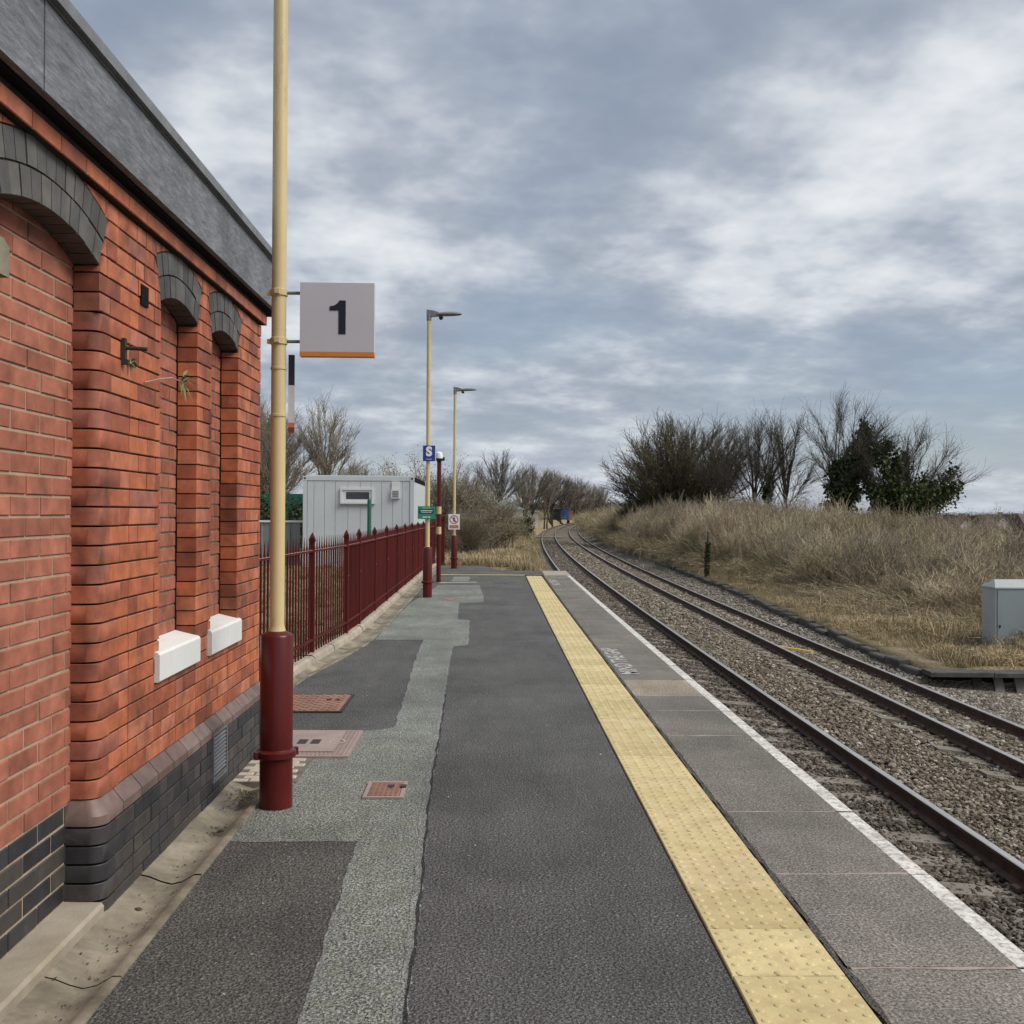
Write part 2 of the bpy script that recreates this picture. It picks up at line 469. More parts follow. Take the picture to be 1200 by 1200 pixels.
varied('twig_pale', [(0, (0.17, 0.145, 0.115)), (0.6, (0.25, 0.215, 0.17)), (1, (0.33, 0.29, 0.235))], 0.9, 0.4)
varied('twig_mid', [(0, (0.085, 0.076, 0.064)), (0.6, (0.125, 0.11, 0.093)), (1, (0.17, 0.15, 0.125))], 0.9, 0.4)
varied('twig_olive', [(0, (0.060, 0.053, 0.032)), (0.6, (0.10, 0.086, 0.055)), (1, (0.145, 0.125, 0.082))], 0.9, 0.4)
varied('ivy_leaf', [(0, (0.014, 0.028, 0.010)), (0.5, (0.032, 0.055, 0.019)), (1, (0.070, 0.095, 0.034))], 0.55, 2, 0.3)
varied('olive_leaf', [(0, (0.030, 0.035, 0.016)), (0.5, (0.062, 0.064, 0.034)), (1, (0.11, 0.104, 0.060))], 0.8, 1)
varied('ivy_bright', [(0, (0.025, 0.042, 0.012)), (0.5, (0.052, 0.075, 0.022)), (1, (0.085, 0.105, 0.035))], 0.55, 2, 0.3)
varied('bud_leaf', [(0, (0.10, 0.09, 0.045)), (0.5, (0.19, 0.165, 0.09)), (1, (0.30, 0.25, 0.155))], 0.8, 1)
varied('hedge_leaf', [(0, (0.014, 0.035, 0.014)), (0.6, (0.035, 0.065, 0.028)), (1, (0.085, 0.10, 0.05))], 0.7, 1)
varied('weed_leaf', [(0, (0.10, 0.15, 0.05)), (1, (0.22, 0.28, 0.12))], 0.7, 2)
M = MATS


# ================================================================== mesh helpers
def raw_mesh(name, v_, polys, mats, mi=None, smooth=False):
    """v_ (N,3); polys list of (k,) index arrays grouped: list of np arrays shape (F,k)"""
    me = bpy.data.meshes.new(name)
    v_ = np.asarray(v_, dtype=np.float32).reshape(-1, 3)
    me.vertices.add(len(v_))
    me.vertices.foreach_set('co', v_.ravel())
    polys = [np.asarray(p_, dtype=np.int32) for p_ in polys if len(p_)]
    nl = sum(p_.size for p_ in polys)
    nf = sum(len(p_) for p_ in polys)
    me.loops.add(nl)
    me.polygons.add(nf)
    me.loops.foreach_set('vertex_index', np.concatenate([p_.ravel() for p_ in polys]))
    tot = np.concatenate([np.full(len(p_), p_.shape[1], np.int32) for p_ in polys])
    st_ = np.concatenate([[0], np.cumsum(tot)[:-1]]).astype(np.int32)
    me.polygons.foreach_set('loop_start', st_)
    if mi is not None:
        me.polygons.foreach_set('material_index', np.asarray(mi, np.int32))
    if smooth:
        me.polygons.foreach_set('use_smooth', np.ones(nf, bool))
    for m_ in (mats if isinstance(mats, (list, tuple)) else [mats]):
        me.materials.append(m_)
    me.update(calc_edges=True)
    me.validate()
    return me


def link(name, me, parent=None, loc=None, rot=None, **tags):
    o = bpy.data.objects.new(name, me)
    C.objects.link(o)
    if parent is not None:
        o.parent = parent
    if loc is not None:
        o.location = loc
    if rot is not None:
        o.rotation_euler = rot
    for k, v_ in tags.items():
        o[k] = v_
    return o


def thing(name, label, category, loc=(0, 0, 0), rz=0.0, group=None):
    o = link(name, None, loc=loc, rot=(0, 0, rz), label=label, category=category)
    if group:
        o['group'] = group
    return o


class MB:
    def __init__(s):
        s.v, s.f, s.m = [], [], []

    def add(s, vs_, fs, mi=0):
        b = len(s.v)
        s.v += [tuple(x) for x in vs_]
        s.f += [tuple(i + b for i in q) for q in fs]
        s.m += [mi] * len(fs)
        return s

    def box(s, x0, x1, y0, y1, z0, z1, mi=0):
        vs_ = [(x, y, z) for z in (z0, z1) for y in (y0, y1) for x in (x0, x1)]
        return s.add(vs_, [(0, 2, 3, 1), (4, 5, 7, 6), (0, 1, 5, 4), (2, 6, 7, 3), (0, 4, 6, 2), (1, 3, 7, 5)], mi)

    def prism(s, poly, axis, a, b, mi=0):
        """poly: list of 2d points; axis 'x': (y,z), 'y': (x,z), 'z': (x,y) extruded a..b"""
        def P(p, t_):
            return {'x': (t_, p[0], p[1]), 'y': (p[0], t_, p[1]), 'z': (p[0], p[1], t_)}[axis]
        n = len(poly)
        vs_ = [P(p, a) for p in poly] + [P(p, b) for p in poly]
        fs = [tuple(range(n))[::-1], tuple(range(n, 2 * n))] + [(i, (i + 1) % n, n + (i + 1) % n, n + i) for i in range(n)]
        return s.add(vs_, fs, mi)

    def lathe(s, prof, n=24, c=(0, 0, 0), mi=0):
        """prof list of (r,z)"""
        vs_, fs = [], []
        for r, z in prof:
            for k in range(n):
                a = 2 * math.pi * k / n
                vs_.append((c[0] + r * math.cos(a), c[1] + r * math.sin(a), c[2] + z))
        for i in range(len(prof) - 1):
            for k in range(n):
                fs.append((i * n + k, i * n + (k + 1) % n, (i + 1) * n + (k + 1) % n, (i + 1) * n + k))
        fs.append(tuple(range(n))[::-1])
        fs.append(tuple(range((len(prof) - 1) * n, len(prof) * n)))
        return s.add(vs_, fs, mi)

    def bar(s, p0, p1, r, n=8, r1=None, mi=0):
        p0, p1 = Vector(p0), Vector(p1)
        r1 = r if r1 is None else r1
        d = (p1 - p0).normalized()
        u = d.cross(Vector((0, 0, 1)) if abs(d.z) < 0.9 else Vector((1, 0, 0))).normalized()
        w = d.cross(u)
        vs_ = []
        for p, q in ((p0, r), (p1, r1)):
            for k in range(n):
                a = 2 * math.pi * k / n
                vs_.append(p + (u * math.cos(a) + w * math.sin(a)) * q)
        fs = [(k, (k + 1) % n, n + (k + 1) % n, n + k) for k in range(n)] + [tuple(range(n))[::-1], tuple(range(n, 2 * n))]
        return s.add(vs_, fs, mi)

    def sweep(s, prof, path, closed=False, mi=0, mis=None):
        """prof list (dx,dz); path list of (x,y,z, nx, ny) with lateral unit vector"""
        n = len(prof)
        vs_, fs, ms = [], [], []
        for (x, y, z, nx, ny) in path:
            for dx, dz in prof:
                vs_.append((x + nx * dx, y + ny * dx, z + dz))
        rngk = range(n if closed else n - 1)
        for i in range(len(path) - 1):
            for k in rngk:
                k2 = (k + 1) % n
                fs.append((i * n + k, i * n + k2, (i + 1) * n + k2, (i + 1) * n + k))
                ms.append(mis[k] if mis else mi)
        b = len(s.v)
        s.v += vs_
        s.f += [tuple(i + b for i in q) for q in fs]
        s.m += ms
        if closed:
            s.f += [tuple(b + k for k in range(n))[::-1], tuple(b + (len(path) - 1) * n + k for k in range(n))]
            s.m += [mi, mi]
        return s

    def mesh(s, name, mats, smooth=False):
        me = bpy.data.meshes.new(name)
        me.from_pydata(s.v, [], s.f)
        for m_ in (mats if isinstance(mats, (list, tuple)) else [mats]):
            me.materials.append(m_)
        if isinstance(mats, (list, tuple)):
            me.polygons.foreach_set('material_index', np.array(s.m, np.int32))
        if smooth:
            me.shade_smooth() if hasattr(me, 'shade_smooth') else None
            try:
                me.set_sharp_from_angle(angle=R(40))
            except Exception:
                pass
        me.update()
        return me

    def build(s, name, mats, parent=None, smooth=False, loc=None, rot=None, **tags):
        return link(name, s.mesh(name, mats, smooth), parent, loc, rot, **tags)


def recalc(me):
    import bmesh
    bm = bmesh.new()
    bm.from_mesh(me)
    bmesh.ops.recalc_face_normals(bm, faces=bm.faces)
    bm.to_mesh(me)
    bm.free()


def chamfer_box(w, h, d, c=0.0028):
    """brick whose face looks towards +X: width along Y, height along Z, depth back along -X"""
    y, z = w / 2, h / 2
    vs_ = [(0, -y + c, -z + c), (0, y - c, -z + c), (0, y - c, z - c), (0, -y + c, z - c),
           (-c, -y, -z), (-c, y, -z), (-c, y, z), (-c, -y, z),
           (-d, -y, -z), (-d, y, -z), (-d, y, z), (-d, -y, z)]
    fs = [(0, 1, 2, 3)] + [(4 + i, 4 + (i + 1) % 4, (i + 1) % 4, i) for i in range(4)] + \
         [(8 + i, 8 + (i + 1) % 4, 4 + (i + 1) % 4, 4 + i) for i in range(4)] + [(11, 10, 9, 8)]
    return vs_, fs


BRICK_CACHE = {}


def brick_mesh(w, h, d, mat):
    k = (round(w, 3), round(h, 3), round(d, 3), mat)
    if k not in BRICK_CACHE:
        mb = MB()
        mb.add(*chamfer_box(w, h, d))
        BRICK_CACHE[k] = mb.mesh('brick', M[mat])
    return BRICK_CACHE[k]


K = 2.5e-4          # plan curvature of the line


def off(Y, k=K):
    Yc = min(max(Y, 0.0), 380.0)
    return k * Yc * Yc + (2 * k * 380.0 * (Y - 380.0) if Y > 380 else 0.0)


KP = 2.0e-4         # the platform edge bends a little less


def text_mesh(txt, size, mat, extrude=0.0, bold=0.0, align='CENTER'):
    cu = bpy.data.curves.new('lettering', 'FONT')
    cu.body = txt
    cu.size = size
    cu.extrude = extrude
    cu.offset = bold
    cu.align_x = align
    cu.align_y = 'CENTER'
    o = bpy.data.objects.new('lettering_source', cu)
    C.objects.link(o)
    dg = bpy.context.evaluated_depsgraph_get()
    me = bpy.data.meshes.new_from_object(o.evaluated_get(dg))
    bpy.data.objects.remove(o)
    bpy.data.curves.remove(cu)
    me.materials.clear()
    me.materials.append(mat)
    return me


# ------------------------------------------------------------------ scatter of stuff: points with attributes -> instances
def lib(name, objs_meshes):
    c = bpy.data.collections.new(name)
    for i, me in enumerate(objs_meshes):
        o = bpy.data.objects.new('%s_%02d' % (name, i), me)
        c.objects.link(o)
    return c


def scatter(name, pts, rots, scl, idx, coll, **tags):
    me = bpy.data.meshes.new(name)
    n = len(pts)
    me.vertices.add(n)
    me.vertices.foreach_set('co', np.asarray(pts, np.float32).ravel())
    a = me.attributes.new('rot', 'FLOAT_VECTOR', 'POINT')
    a.data.foreach_set('vector', np.asarray(rots, np.float32).ravel())
    a = me.attributes.new('scl', 'FLOAT_VECTOR', 'POINT')
    a.data.foreach_set('vector', np.asarray(scl, np.float32).ravel())
    a = me.attributes.new('idx', 'INT', 'POINT')
    a.data.foreach_set('value', np.asarray(idx, np.int32))
    o = link(name, me, **tags)
    g = bpy.data.node_groups.new(name + '_nodes', 'GeometryNodeTree')
    g.interface.new_socket('Geometry', in_out='INPUT', socket_type='NodeSocketGeometry')
    g.interface.new_socket('Geometry', in_out='OUTPUT', socket_type='NodeSocketGeometry')
    gi, go = g.nodes.new('NodeGroupInput'), g.nodes.new('NodeGroupOutput')
    ci = g.nodes.new('GeometryNodeCollectionInfo')
    ci.inputs['Collection'].default_value = coll
    ci.inputs['Separate Children'].default_value = True
    ci.inputs['Reset Children'].default_value = True
    ip = g.nodes.new('GeometryNodeInstanceOnPoints')
    ip.inputs['Pick Instance'].default_value = True

    def na(nm, ty):
        x = g.nodes.new('GeometryNodeInputNamedAttribute')
        x.data_type = ty
        x.inputs['Name'].default_value = nm
        return x.outputs['Attribute']
    er = g.nodes.new('FunctionNodeEulerToRotation')
    L = g.links.new
    L(gi.outputs[0], ip.inputs['Points'])
    L(ci.outputs[0], ip.inputs['Instance'])
    L(na('idx', 'INT'), ip.inputs['Instance Index'])
    L(na('rot', 'FLOAT_VECTOR'), er.inputs[0])
    L(er.outputs[0], ip.inputs['Rotation'])
    L(na('scl', 'FLOAT_VECTOR'), ip.inputs['Scale'])
    L(ip.outputs[0], go.inputs[0])
    md = o.modifiers.new('scatter', 'NODES')
    md.node_group = g
    return o


# ================================================================== ground
def smooth(a, b, x):
    t_ = np.clip((x - a) / (b - a), 0, 1)
    return t_ * t_ * (3 - 2 * t_)


def ballast_z(s):
    """top of the sleepers across both lines, which lean with the curve"""
    return np.interp(s, [1.4, 2.7, 4.2, 5.2, 6.2, 7.7, 8.2, 8.9], [-1.26, -1.20, -1.32, -1.36, -1.43, -1.63, -1.66, -1.80])


def kerb_s(Y):
    return np.interp(Y, [19.5, 22, 40, 60, 120], [8.55, 8.6, 9.2, 9.3, 9.4])


def kerb_z(Y):
    return np.interp(Y, [20, 40, 90], [-1.45, -1.27, -1.2])


def shoulder_z(s, Y):
    """ballast surface, running up or down to the foot of the trackside kerb"""
    s = np.asarray(s, float)
    Y = np.asarray(Y, float)
    ks, foot = kerb_s(Y), np.where(Y < 20, -1.74, kerb_z(Y) - 0.13)
    t_ = np.clip((s - 8.1) / (ks - 8.1), 0, 1)
    return np.where(s > 8.1, -1.655 + (foot + 1.655) * t_, ballast_z(s))


def ground_z(s, Y):
    s = np.asarray(s, float)
    Y = np.asarray(Y, float)
    sh = kerb_s(Y) - 8.6
    s = np.where(s > 8.6 + sh, s - sh, np.minimum(s, 8.6))
    left = -0.012 + 0.0 * s
    inner = np.where(Y < 30.9, np.where(s > -1.62, -1.35, -0.012), -0.06 - 1.30 * smooth(0.6, 2.1, s))
    z = np.where(s < -1.9, np.where(Y < 31, -0.012, -0.06), inner)
    bz = ballast_z(s) - 0.05
    z = np.where((s > 1.6) & (s < 8.7), np.minimum(bz, np.where(Y < 30.9, -1.3, 0)), z)
    kz = kerb_z(Y)
    crest = np.interp(Y, [18, 35, 55, 80, 160], [-1.35, -1.25, -0.95, -0.4, 0.0])
    bank = kz - 0.02 + (crest - kz) * smooth(10.5, 18, s)
    far = -5.2 * smooth(40, 95, s)
    z = np.where(s >= 8.7, np.where(Y < 20.02, -1.95 - 0.2 * smooth(8.7, 10, s) + 0.9 * smooth(13, 20, s), bank + far), z)
    # gentle rise beyond the left fence far away
    z = z + np.where((s < -6), 0.5 * smooth(30, 120, Y) * smooth(-6, -40, s), 0)
    return z


s_ax = np.array([-900, -500, -250, -120, -70, -40, -25, -16, -10, -7, -5, -3.6, -2.8, -2.2, -1.95, -1.6, -1.55, -0.5, 0.3, 0.7, 1.1, 1.5, 1.9, 2.3,
                 3, 4, 5, 6, 7, 8, 8.69, 8.71, 9.2, 9.8, 10.5, 11.5, 12.5, 13.5, 15, 16.5, 18, 20, 23, 27, 33, 40, 50, 60, 75, 95, 140, 250, 500, 900])
y_ax = np.concatenate([np.arange(-12, 19, 2.0), [19.98, 20.06, 21, 22, 24, 26, 28, 30.8, 30.95, 31.2, 32, 33, 34], np.arange(36, 80, 2.5), np.arange(80, 200, 8), np.arange(200, 420, 20), [460, 520, 620, 800, 1100, 1600]])
S_, Y_ = np.meshgrid(s_ax, y_ax)
Z_ = ground_z(S_, Y_)
jit = nr.normal(0, 0.05, S_.shape) * ((Y_ > 31.5) | (S_ > 9.5)) * (np.abs(S_ - 5) > 4.2)
Z_ = Z_ + jit
S2_ = S_ + np.where(S_ > 8.65, kerb_s(Y_) - 8.6, 0)
Z_ = ground_z(S2_, Y_) + jit
X_ = S2_ + np.vectorize(off)(Y_)
ny_, ns_ = S_.shape
V_ = np.stack([X_, Y_, Z_], -1).reshape(-1, 3)
ii = (np.arange(ny_ - 1)[:, None] * ns_ + np.arange(ns_ - 1)[None]).ravel()
F_ = np.stack([ii, ii + 1, ii + 1 + ns_, ii + ns_], 1)
gme = raw_mesh('ground', V_, [F_], M['ground_grass'])
link('ground', gme, kind='structure')

# ballast bed
s_b = np.array([1.5, 2.0, 2.7, 3.4, 4.2, 4.7, 5.2, 5.7, 6.2, 6.9, 7.7, 8.1, 8.4, 8.75])
y_b = np.concatenate([np.arange(-12, 18, 4.0), [19.9, 20.0], np.arange(22, 80, 4.0), np.arange(80, 430, 12), [460]])
S_, Y_ = np.meshgrid(s_b, y_b)
S_[:, -1] = kerb_s(Y_[:, -1]) + 0.1
S_[:, -1] = np.where(Y_[:, -1] < 20, 14.0, S_[:, -1])
Z_ = shoulder_z(S_, Y_) - 0.03
Z_[:, -1] -= np.where(Y_[:, -1] < 20, 0.35, 0)
Z_[:, 0] -= 0.25 * (Y_[:, 0] > 30)
V_ = np.stack([S_ + np.vectorize(off)(Y_), Y_, Z_], -1).reshape(-1, 3)
ny_, ns_ = S_.shape
ii = (np.arange(ny_ - 1)[:, None] * ns_ + np.arange(ns_ - 1)[None]).ravel()
t = NT('ballast_far')
vo = t.n('ShaderNodeTexVoronoi')
vo.inputs['Scale'].default_value = 14
t.l(t.pos(), vo.inputs['Vector'])
c_ = t.ramp(t.noise(26, 5, 0.8), [(0.3, (0.055, 0.045, 0.034)), (0.5, (0.13, 0.11, 0.083)), (0.7, (0.24, 0.208, 0.165))])
c_ = t.mix(1.0, c_, t.ramp(t.noise(0.6, 6, 0.6, 0.2, t.pos((1, 0.15, 1))), [(0.3, 0.8), (0.7, 1.2)]), 'MULTIPLY')
t.col(c_)
t.bump(vo.outputs['Distance'], 0.9, 0.05)
t.done('ballast_far', 0.9, 0.2)
link('ballast_bed', raw_mesh('ballast_bed', V_, [np.stack([ii, ii + 1, ii + 1 + ns_, ii + ns_], 1)], M['ballast_far']), kind='structure')


def stone_mesh(seed, mat):
    import bmesh
    r_ = random.Random(seed)
    bm = bmesh.new()
    bmesh.ops.create_icosphere(bm, subdivisions=1, radius=1.0)
    sx, sy, sz = 1.0, r_.uniform(0.6, 0.9), r_.uniform(0.42, 0.68)
    ax = [Vector((r_.gauss(0, 1), r_.gauss(0, 1), r_.gauss(0, 1))).normalized() for _ in range(5)]
    for v_ in bm.verts:
        p = v_.co.copy()
        for a in ax:                      # facet it
            d = p.dot(a)
            if d > 0.62:
                p -= a * (d - 0.62)
        p *= r_.uniform(0.92, 1.08)
        v_.co = Vector((p.x * sx, p.y * sy, p.z * sz))
    me = bpy.data.meshes.new('stone')
    bm.to_mesh(me)
    bm.free()
    me.materials.append(M[mat])
    return me


def zone_points(n, s0, s1, Y0, Y1, zf, k=K):
    s = nr.uniform(s0, s1, n)
    Y = nr.uniform(Y0, Y1, n)
    X = s + np.array([off(y, k) for y in Y])
    return s, Y, np.stack([X, Y, zf(s, Y)], 1)


stones_lib = lib('stone_shapes', [stone_mesh(i, 'stone') for i in range(7)])
stones_pale_lib = lib('pale_grit_shapes', [stone_mesh(80 + i, 'sett') for i in range(5)])
stones_grey_lib = lib('grey_stone_shapes', [stone_mesh(20 + i, 'stone_grey') for i in range(5)])


def ballast(name, zones, coll, ncoll, s0, s1, size, lift):
    P, Rr, Sc = [], [], []
    for (Y0, Y1, dens, mul) in zones:
        n = int((s1 - s0) * (Y1 - Y0) * dens)
        s, Y, p = zone_points(n, s0, s1, Y0, Y1, lambda s, Y: shoulder_z(s, Y) - 0.03)
        p[:, 2] += nr.uniform(-0.004, lift, n) + 0.012 * np.sin(s * 5.1 + 0.7 * Y) * np.sin(Y * 3.3)
        keep = np.ones(n, bool)
        for rs in (2.7, 4.2, 6.2, 7.7):
            keep &= np.abs(s - rs) > 0.085
        P.append(p[keep])
        Rr.append(nr.uniform(-0.55, 0.55, (keep.sum(), 3)) + np.array([0, 0, 1]) * nr.uniform(0, 6.28, (keep.sum(), 1)))
        sc = (nr.lognormal(0, 0.28, keep.sum()) * size * mul)[:, None] * np.ones((1, 3))
        Sc.append(sc)
    if s1 > 8:
        for n, (a0_, a1_, b0_, b1_) in ((2600, (8.58, 11.5, 14.5, 19.7)), (2600, (8.58, 9.15, 24, 60))):
            s = nr.uniform(a0_, a1_, n)
            Y = nr.uniform(b0_, b1_, n)
            ok = (s < kerb_s(Y) - 0.1) | (Y < 19.8)
            s, Y = s[ok], Y[ok]
            z = np.where(Y < 19.8, -1.655 - 0.465 * np.clip((s - 8.1) / 5.9, 0, 1) * 1.0 - 0.05, shoulder_z(s, Y) - 0.02)
            P.append(np.stack([s + np.array([off(y) for y in Y]), Y, z], 1))
            Rr.append(nr.uniform(-0.5, 0.5, (len(s), 3)) + np.array([0, 0, 1]) * nr.uniform(0, 6.28, (len(s), 1)))
            Sc.append((nr.lognormal(0, 0.28, len(s)) * size * 1.3)[:, None] * np.ones((1, 3)))
    P, Rr, Sc = map(np.concatenate, (P, Rr, Sc))
    return scatter(name, P, Rr, Sc, nr.integers(0, ncoll, len(P)), coll, kind='stuff')


o = ballast('ballast_stones', [(5, 13, 900, 1.0), (13, 28, 560, 1.2), (28, 60, 170, 1.8), (60, 110, 50, 2.7)], stones_lib, 7, 4.35, 7.62, 0.027, 0.032)
o['label'] = 'brown grey crushed stone ballast between and around the rails'
o = ballast('four_foot_stones', [(5, 13, 900, 1.0), (13, 28, 560, 1.2), (28, 60, 170, 1.8), (60, 110, 50, 2.7)], lib('dark_stone_shapes', [stone_mesh(40 + i, 'stone_dark') for i in range(5)]), 5, 2.9, 4.36, 0.027, 0.026)
o['label'] = 'darker oily crushed stone between the rails nearest the platform'
o = ballast('shoulder_stones', [(9, 28, 620, 1.1), (28, 60, 200, 1.7), (60, 110, 50, 2.7)], stones_grey_lib, 5, 7.78, 8.58, 0.028, 0.028)
o['label'] = 'paler grey crushed stone along the far side of the far track'


# ================================================================== railway tracks
RAIL = [(-0.075, -0.159), (0.075, -0.159), (0.075, -0.148), (0.012, -0.128), (0.010, -0.045), (0.036, -0.036), (0.036, -0.006),
        (0.028, 0.0), (-0.028, 0.0), (-0.036, -0.006), (-0.036, -0.036), (-0.010, -0.045), (-0.012, -0.128), (-0.075, -0.148)]
RMI = [0] * 14
for k_ in (6, 7, 8):
    RMI[k_] = 1


def rail_path(s0, z0):
    ys = np.concatenate([np.arange(-12, 60, 2.0), np.arange(60, 200, 4.0), np.arange(200, 440, 8.0)])
    out = []
    for y in ys:
        dx = 2 * K * min(max(y, 0), 380)
        nn = math.hypot(1, dx)
        out.append((s0 + off(y), y, z0, 1 / nn, -dx / nn))
    return out


def sleeper_mesh():
    mb = MB()
    mb.prism([(-0.14, -0.2), (0.14, -0.2), (0.125, 0.0), (-0.125, 0.0)], 'x', -1.25, 1.25)
    for v_ in range(0):
        pass
    return mb.mesh('sleeper', M['sleeper'])


def clip_mesh():
    a = MB().prism([(-0.13, 0.0), (-0.085, 0.0), (-0.085, 0.022), (-0.10, 0.045), (-0.13, 0.03)], 'y', -0.05, 0.05)
    b = MB().prism([(0.085, 0.0), (0.13, 0.0), (0.13, 0.03), (0.10, 0.045), (0.085, 0.022)], 'y', -0.05, 0.05)
    return a.mesh('rail_clip', M['rust']), b.mesh('rail_clip', M['rust'])


SLP = sleeper_mesh()
CLP = clip_mesh()
for lab, (sa, za), (sb, zb) in (('railway track nearest the platform with a bright worn rail', (2.7, -1.03), (4.2, -1.15)),
                                ('farther railway track beside the grassy bank with dull brown rails', (6.2, -1.26), (7.7, -1.46))):
    tr = thing('railway_track', lab, 'railway track', group='railway tracks')
    for s0, z0 in ((sa, za), (sb, zb)):
        MB().sweep(RAIL, rail_path(s0, z0), True, 0, RMI).build('rail', [M['rust'], M['rail_steel']], tr)
    tilt = math.atan2(za - zb, sb - sa)
    y = 2.0
    for i in range(150):
        Y = y + i * 0.65
        dx = 2 * K * Y
        cz = (za + zb) / 2 - 0.178
        sl_ = link('sleeper', SLP, tr, ((sa + sb) / 2 + off(Y), Y + rng.uniform(-.02, .02), cz), (0, tilt, -math.atan(dx)))
        if i < 36:
            for s0, z0 in ((sa, za), (sb, zb)):
                for q in (0, 1):
                    link('rail_clip', CLP[q], sl_, ((s0 - (sa + sb) / 2), 0, 0.014))

# yellow strip lying between the far rails, timber foot crossing far down the near line
mb = MB()
mb.prism([(-0.05, 0), (0.05, 0), (0.05, 0.03), (-0.05, 0.03)], 'x', -0.55, 0.55)
mb.build('marker_strip', M['yellow_paint'], loc=(6.98, 23.6, -1.51), rot=(0, R(7.5), R(-14)), label='thin yellow strip lying between the rails of the far track', category='strip')
cr_ = thing('foot_crossing', 'pale timber boards crossing the near track where it bends', 'crossing', (0, 0, 0))
for i in range(6):
    Y = 118 + i * 0.33
    MB().box(-1.9 if i < 3 else -1.8, 5.2, Y, Y + 0.29, -1.22, -1.12).build('board', M['grey_stone'], cr_, loc=(off(118), 0, 0))

# ================================================================== platform
def edge_x(Y):
    return 1.985 + KP * Y * Y


plat = MB()
rows = np.linspace(-4, 28.4, 28)
left_b = -2.4
for a, b in zip(rows[:-1], rows[1:]):
    plat.add([(left_b, a, -0.05), (edge_x(a) - 0.13, a, -0.05), (edge_x(b) - 0.13, b, -0.05), (left_b, b, -0.05)], [(0, 1, 2, 3)])
    plat.add([(edge_x(a) - 0.13, a, -1.6), (edge_x(b) - 0.13, b, -1.6), (edge_x(b) - 0.13, b, -0.05), (edge_x(a) - 0.13, a, -0.05)], [(0, 1, 2, 3)])
e28 = edge_x(28.4) - 0.13
plat.add([(left_b, 28.4, -0.05), (0.3, 28.4, -0.05), (-0.2, 31, -0.05), (left_b, 31, -0.05)], [(0, 1, 2, 3)])
plat.add([(e28, 28.4, -1.6), (0.3, 28.4, -1.6), (0.3, 28.4, -0.05), (e28, 28.4, -0.05)], [(0, 1, 2, 3)])
plat.add([(0.3, 28.4, -1.6), (-0.2, 31, -1.6), (-0.2, 31, -0.05), (0.3, 28.4, -0.05)], [(0, 1, 2, 3)])
platform = plat.build('platform', M['dark_stone'], kind='structure')


def chan_outer(Y):
    return float(np.interp(Y, [-4, 6.1, 6.12, 6.97, 7.0, 8.0, 9.4, 11, 12.4, 14, 31], [-1.245, -1.245, -1.52, -1.52, -2.02, -1.95, -1.80, -1.60, -1.45, -1.41, -1.38]))


# asphalt surface
mb = MB()
ys = sorted(set(list(np.arange(-4, 28.5, 0.5)) + [6.1, 6.12, 6.97, 7.0, 9.4, 11, 12.4, 28.4]))
for a, b in zip(ys[:-1], ys[1:]):
    mb.add([(chan_outer(a), a, 0), (0.84 + KP * .6 * a * a, a, 0), (0.84 + KP * .6 * b * b, b, 0), (chan_outer(b), b, 0)], [(0, 1, 2, 3)])
mb.add([(-1.38, 28.4, 0), (0.3, 28.4, 0), (-0.2, 31, 0), (-1.38, 31, 0)], [(0, 1, 2, 3)])
a0, a1 = 26.35, 28.4
mb.add([(0.84 + KP * .6 * a0 ** 2, a0, 0), (1.30 + KP * a0 ** 2, a0, 0), (1.30 + KP * a1 ** 2, a1, 0), (0.84 + KP * .6 * a1 ** 2, a1, 0)], [(0, 1, 2, 3)])
mb.add([(0.3, 28.4, 0.0), (1.30 + KP * a1 ** 2, 28.4, 0), (1.30 + KP * a1 ** 2, 28.4, -0.06), (0.3, 28.4, -0.06)], [(0, 1, 2, 3)])
mb.build('asphalt_surface', M['asphalt'], platform)


def ragged(poly, step=0.12, amp=0.012, seed=1):
    r_ = random.Random(seed)
    out = []
    for (x0, y0), (x1, y1) in zip(poly, poly[1:] + poly[:1]):
        L_ = math.hypot(x1 - x0, y1 - y0)
        n = max(1, int(L_ / step))
        nx, ny = (y1 - y0) / max(L_, 1e-6), -(x1 - x0) / max(L_, 1e-6)
        for i in range(n):
            t_ = i / n
            j = r_.uniform(-amp, amp) if i else 0
            out.append((x0 + (x1 - x0) * t_ + nx * j, y0 + (y1 - y0) * t_ + ny * j))
    return out


def flat_poly(name, poly, z, mat, parent):
    import bmesh
    bm = bmesh.new()
    vs_ = [bm.verts.new((x, y, z)) for x, y in poly]
    f = bm.faces.new(vs_)
    bmesh.ops.triangulate(bm, faces=[f], ngon_method='EAR_CLIP')
    bmesh.ops.recalc_face_normals(bm, faces=bm.faces)
    me = bpy.data.meshes.new(name)
    bm.to_mesh(me)
    bm.free()
    if len(me.polygons) and me.polygons[0].normal.z < 0:
        me.flip_normals()
    me.materials.append(mat)
    return link(name, me, parent)


def wav(Y, q=0.0, amp=1.0):
    return amp * (0.0045 * math.sin(23 * Y + q) + 0.0035 * math.sin(57 * Y + 2.1 * q) + 0.0025 * math.sin(121 * Y + q))


def patch_l(Y):
    return float(np.interp(Y, [2.0, 3.19, 3.93, 4.985], [-0.54, -0.57, -0.59, -0.615])) if Y <= 4.99 else float(np.interp(
        Y, [4.99, 5.16, 6.09, 6.0905, 7.495, 7.50, 7.58, 7.74, 9.4, 10.89, 12.84, 12.86, 18.03, 19.2, 22.6],
        [-1.2446, -1.2446, -1.2446, -1.50, -1.50, -0.9, -0.72, -0.67, -0.72, -0.77, -0.80, -1.42, -1.38, -1.30, -1.10]))


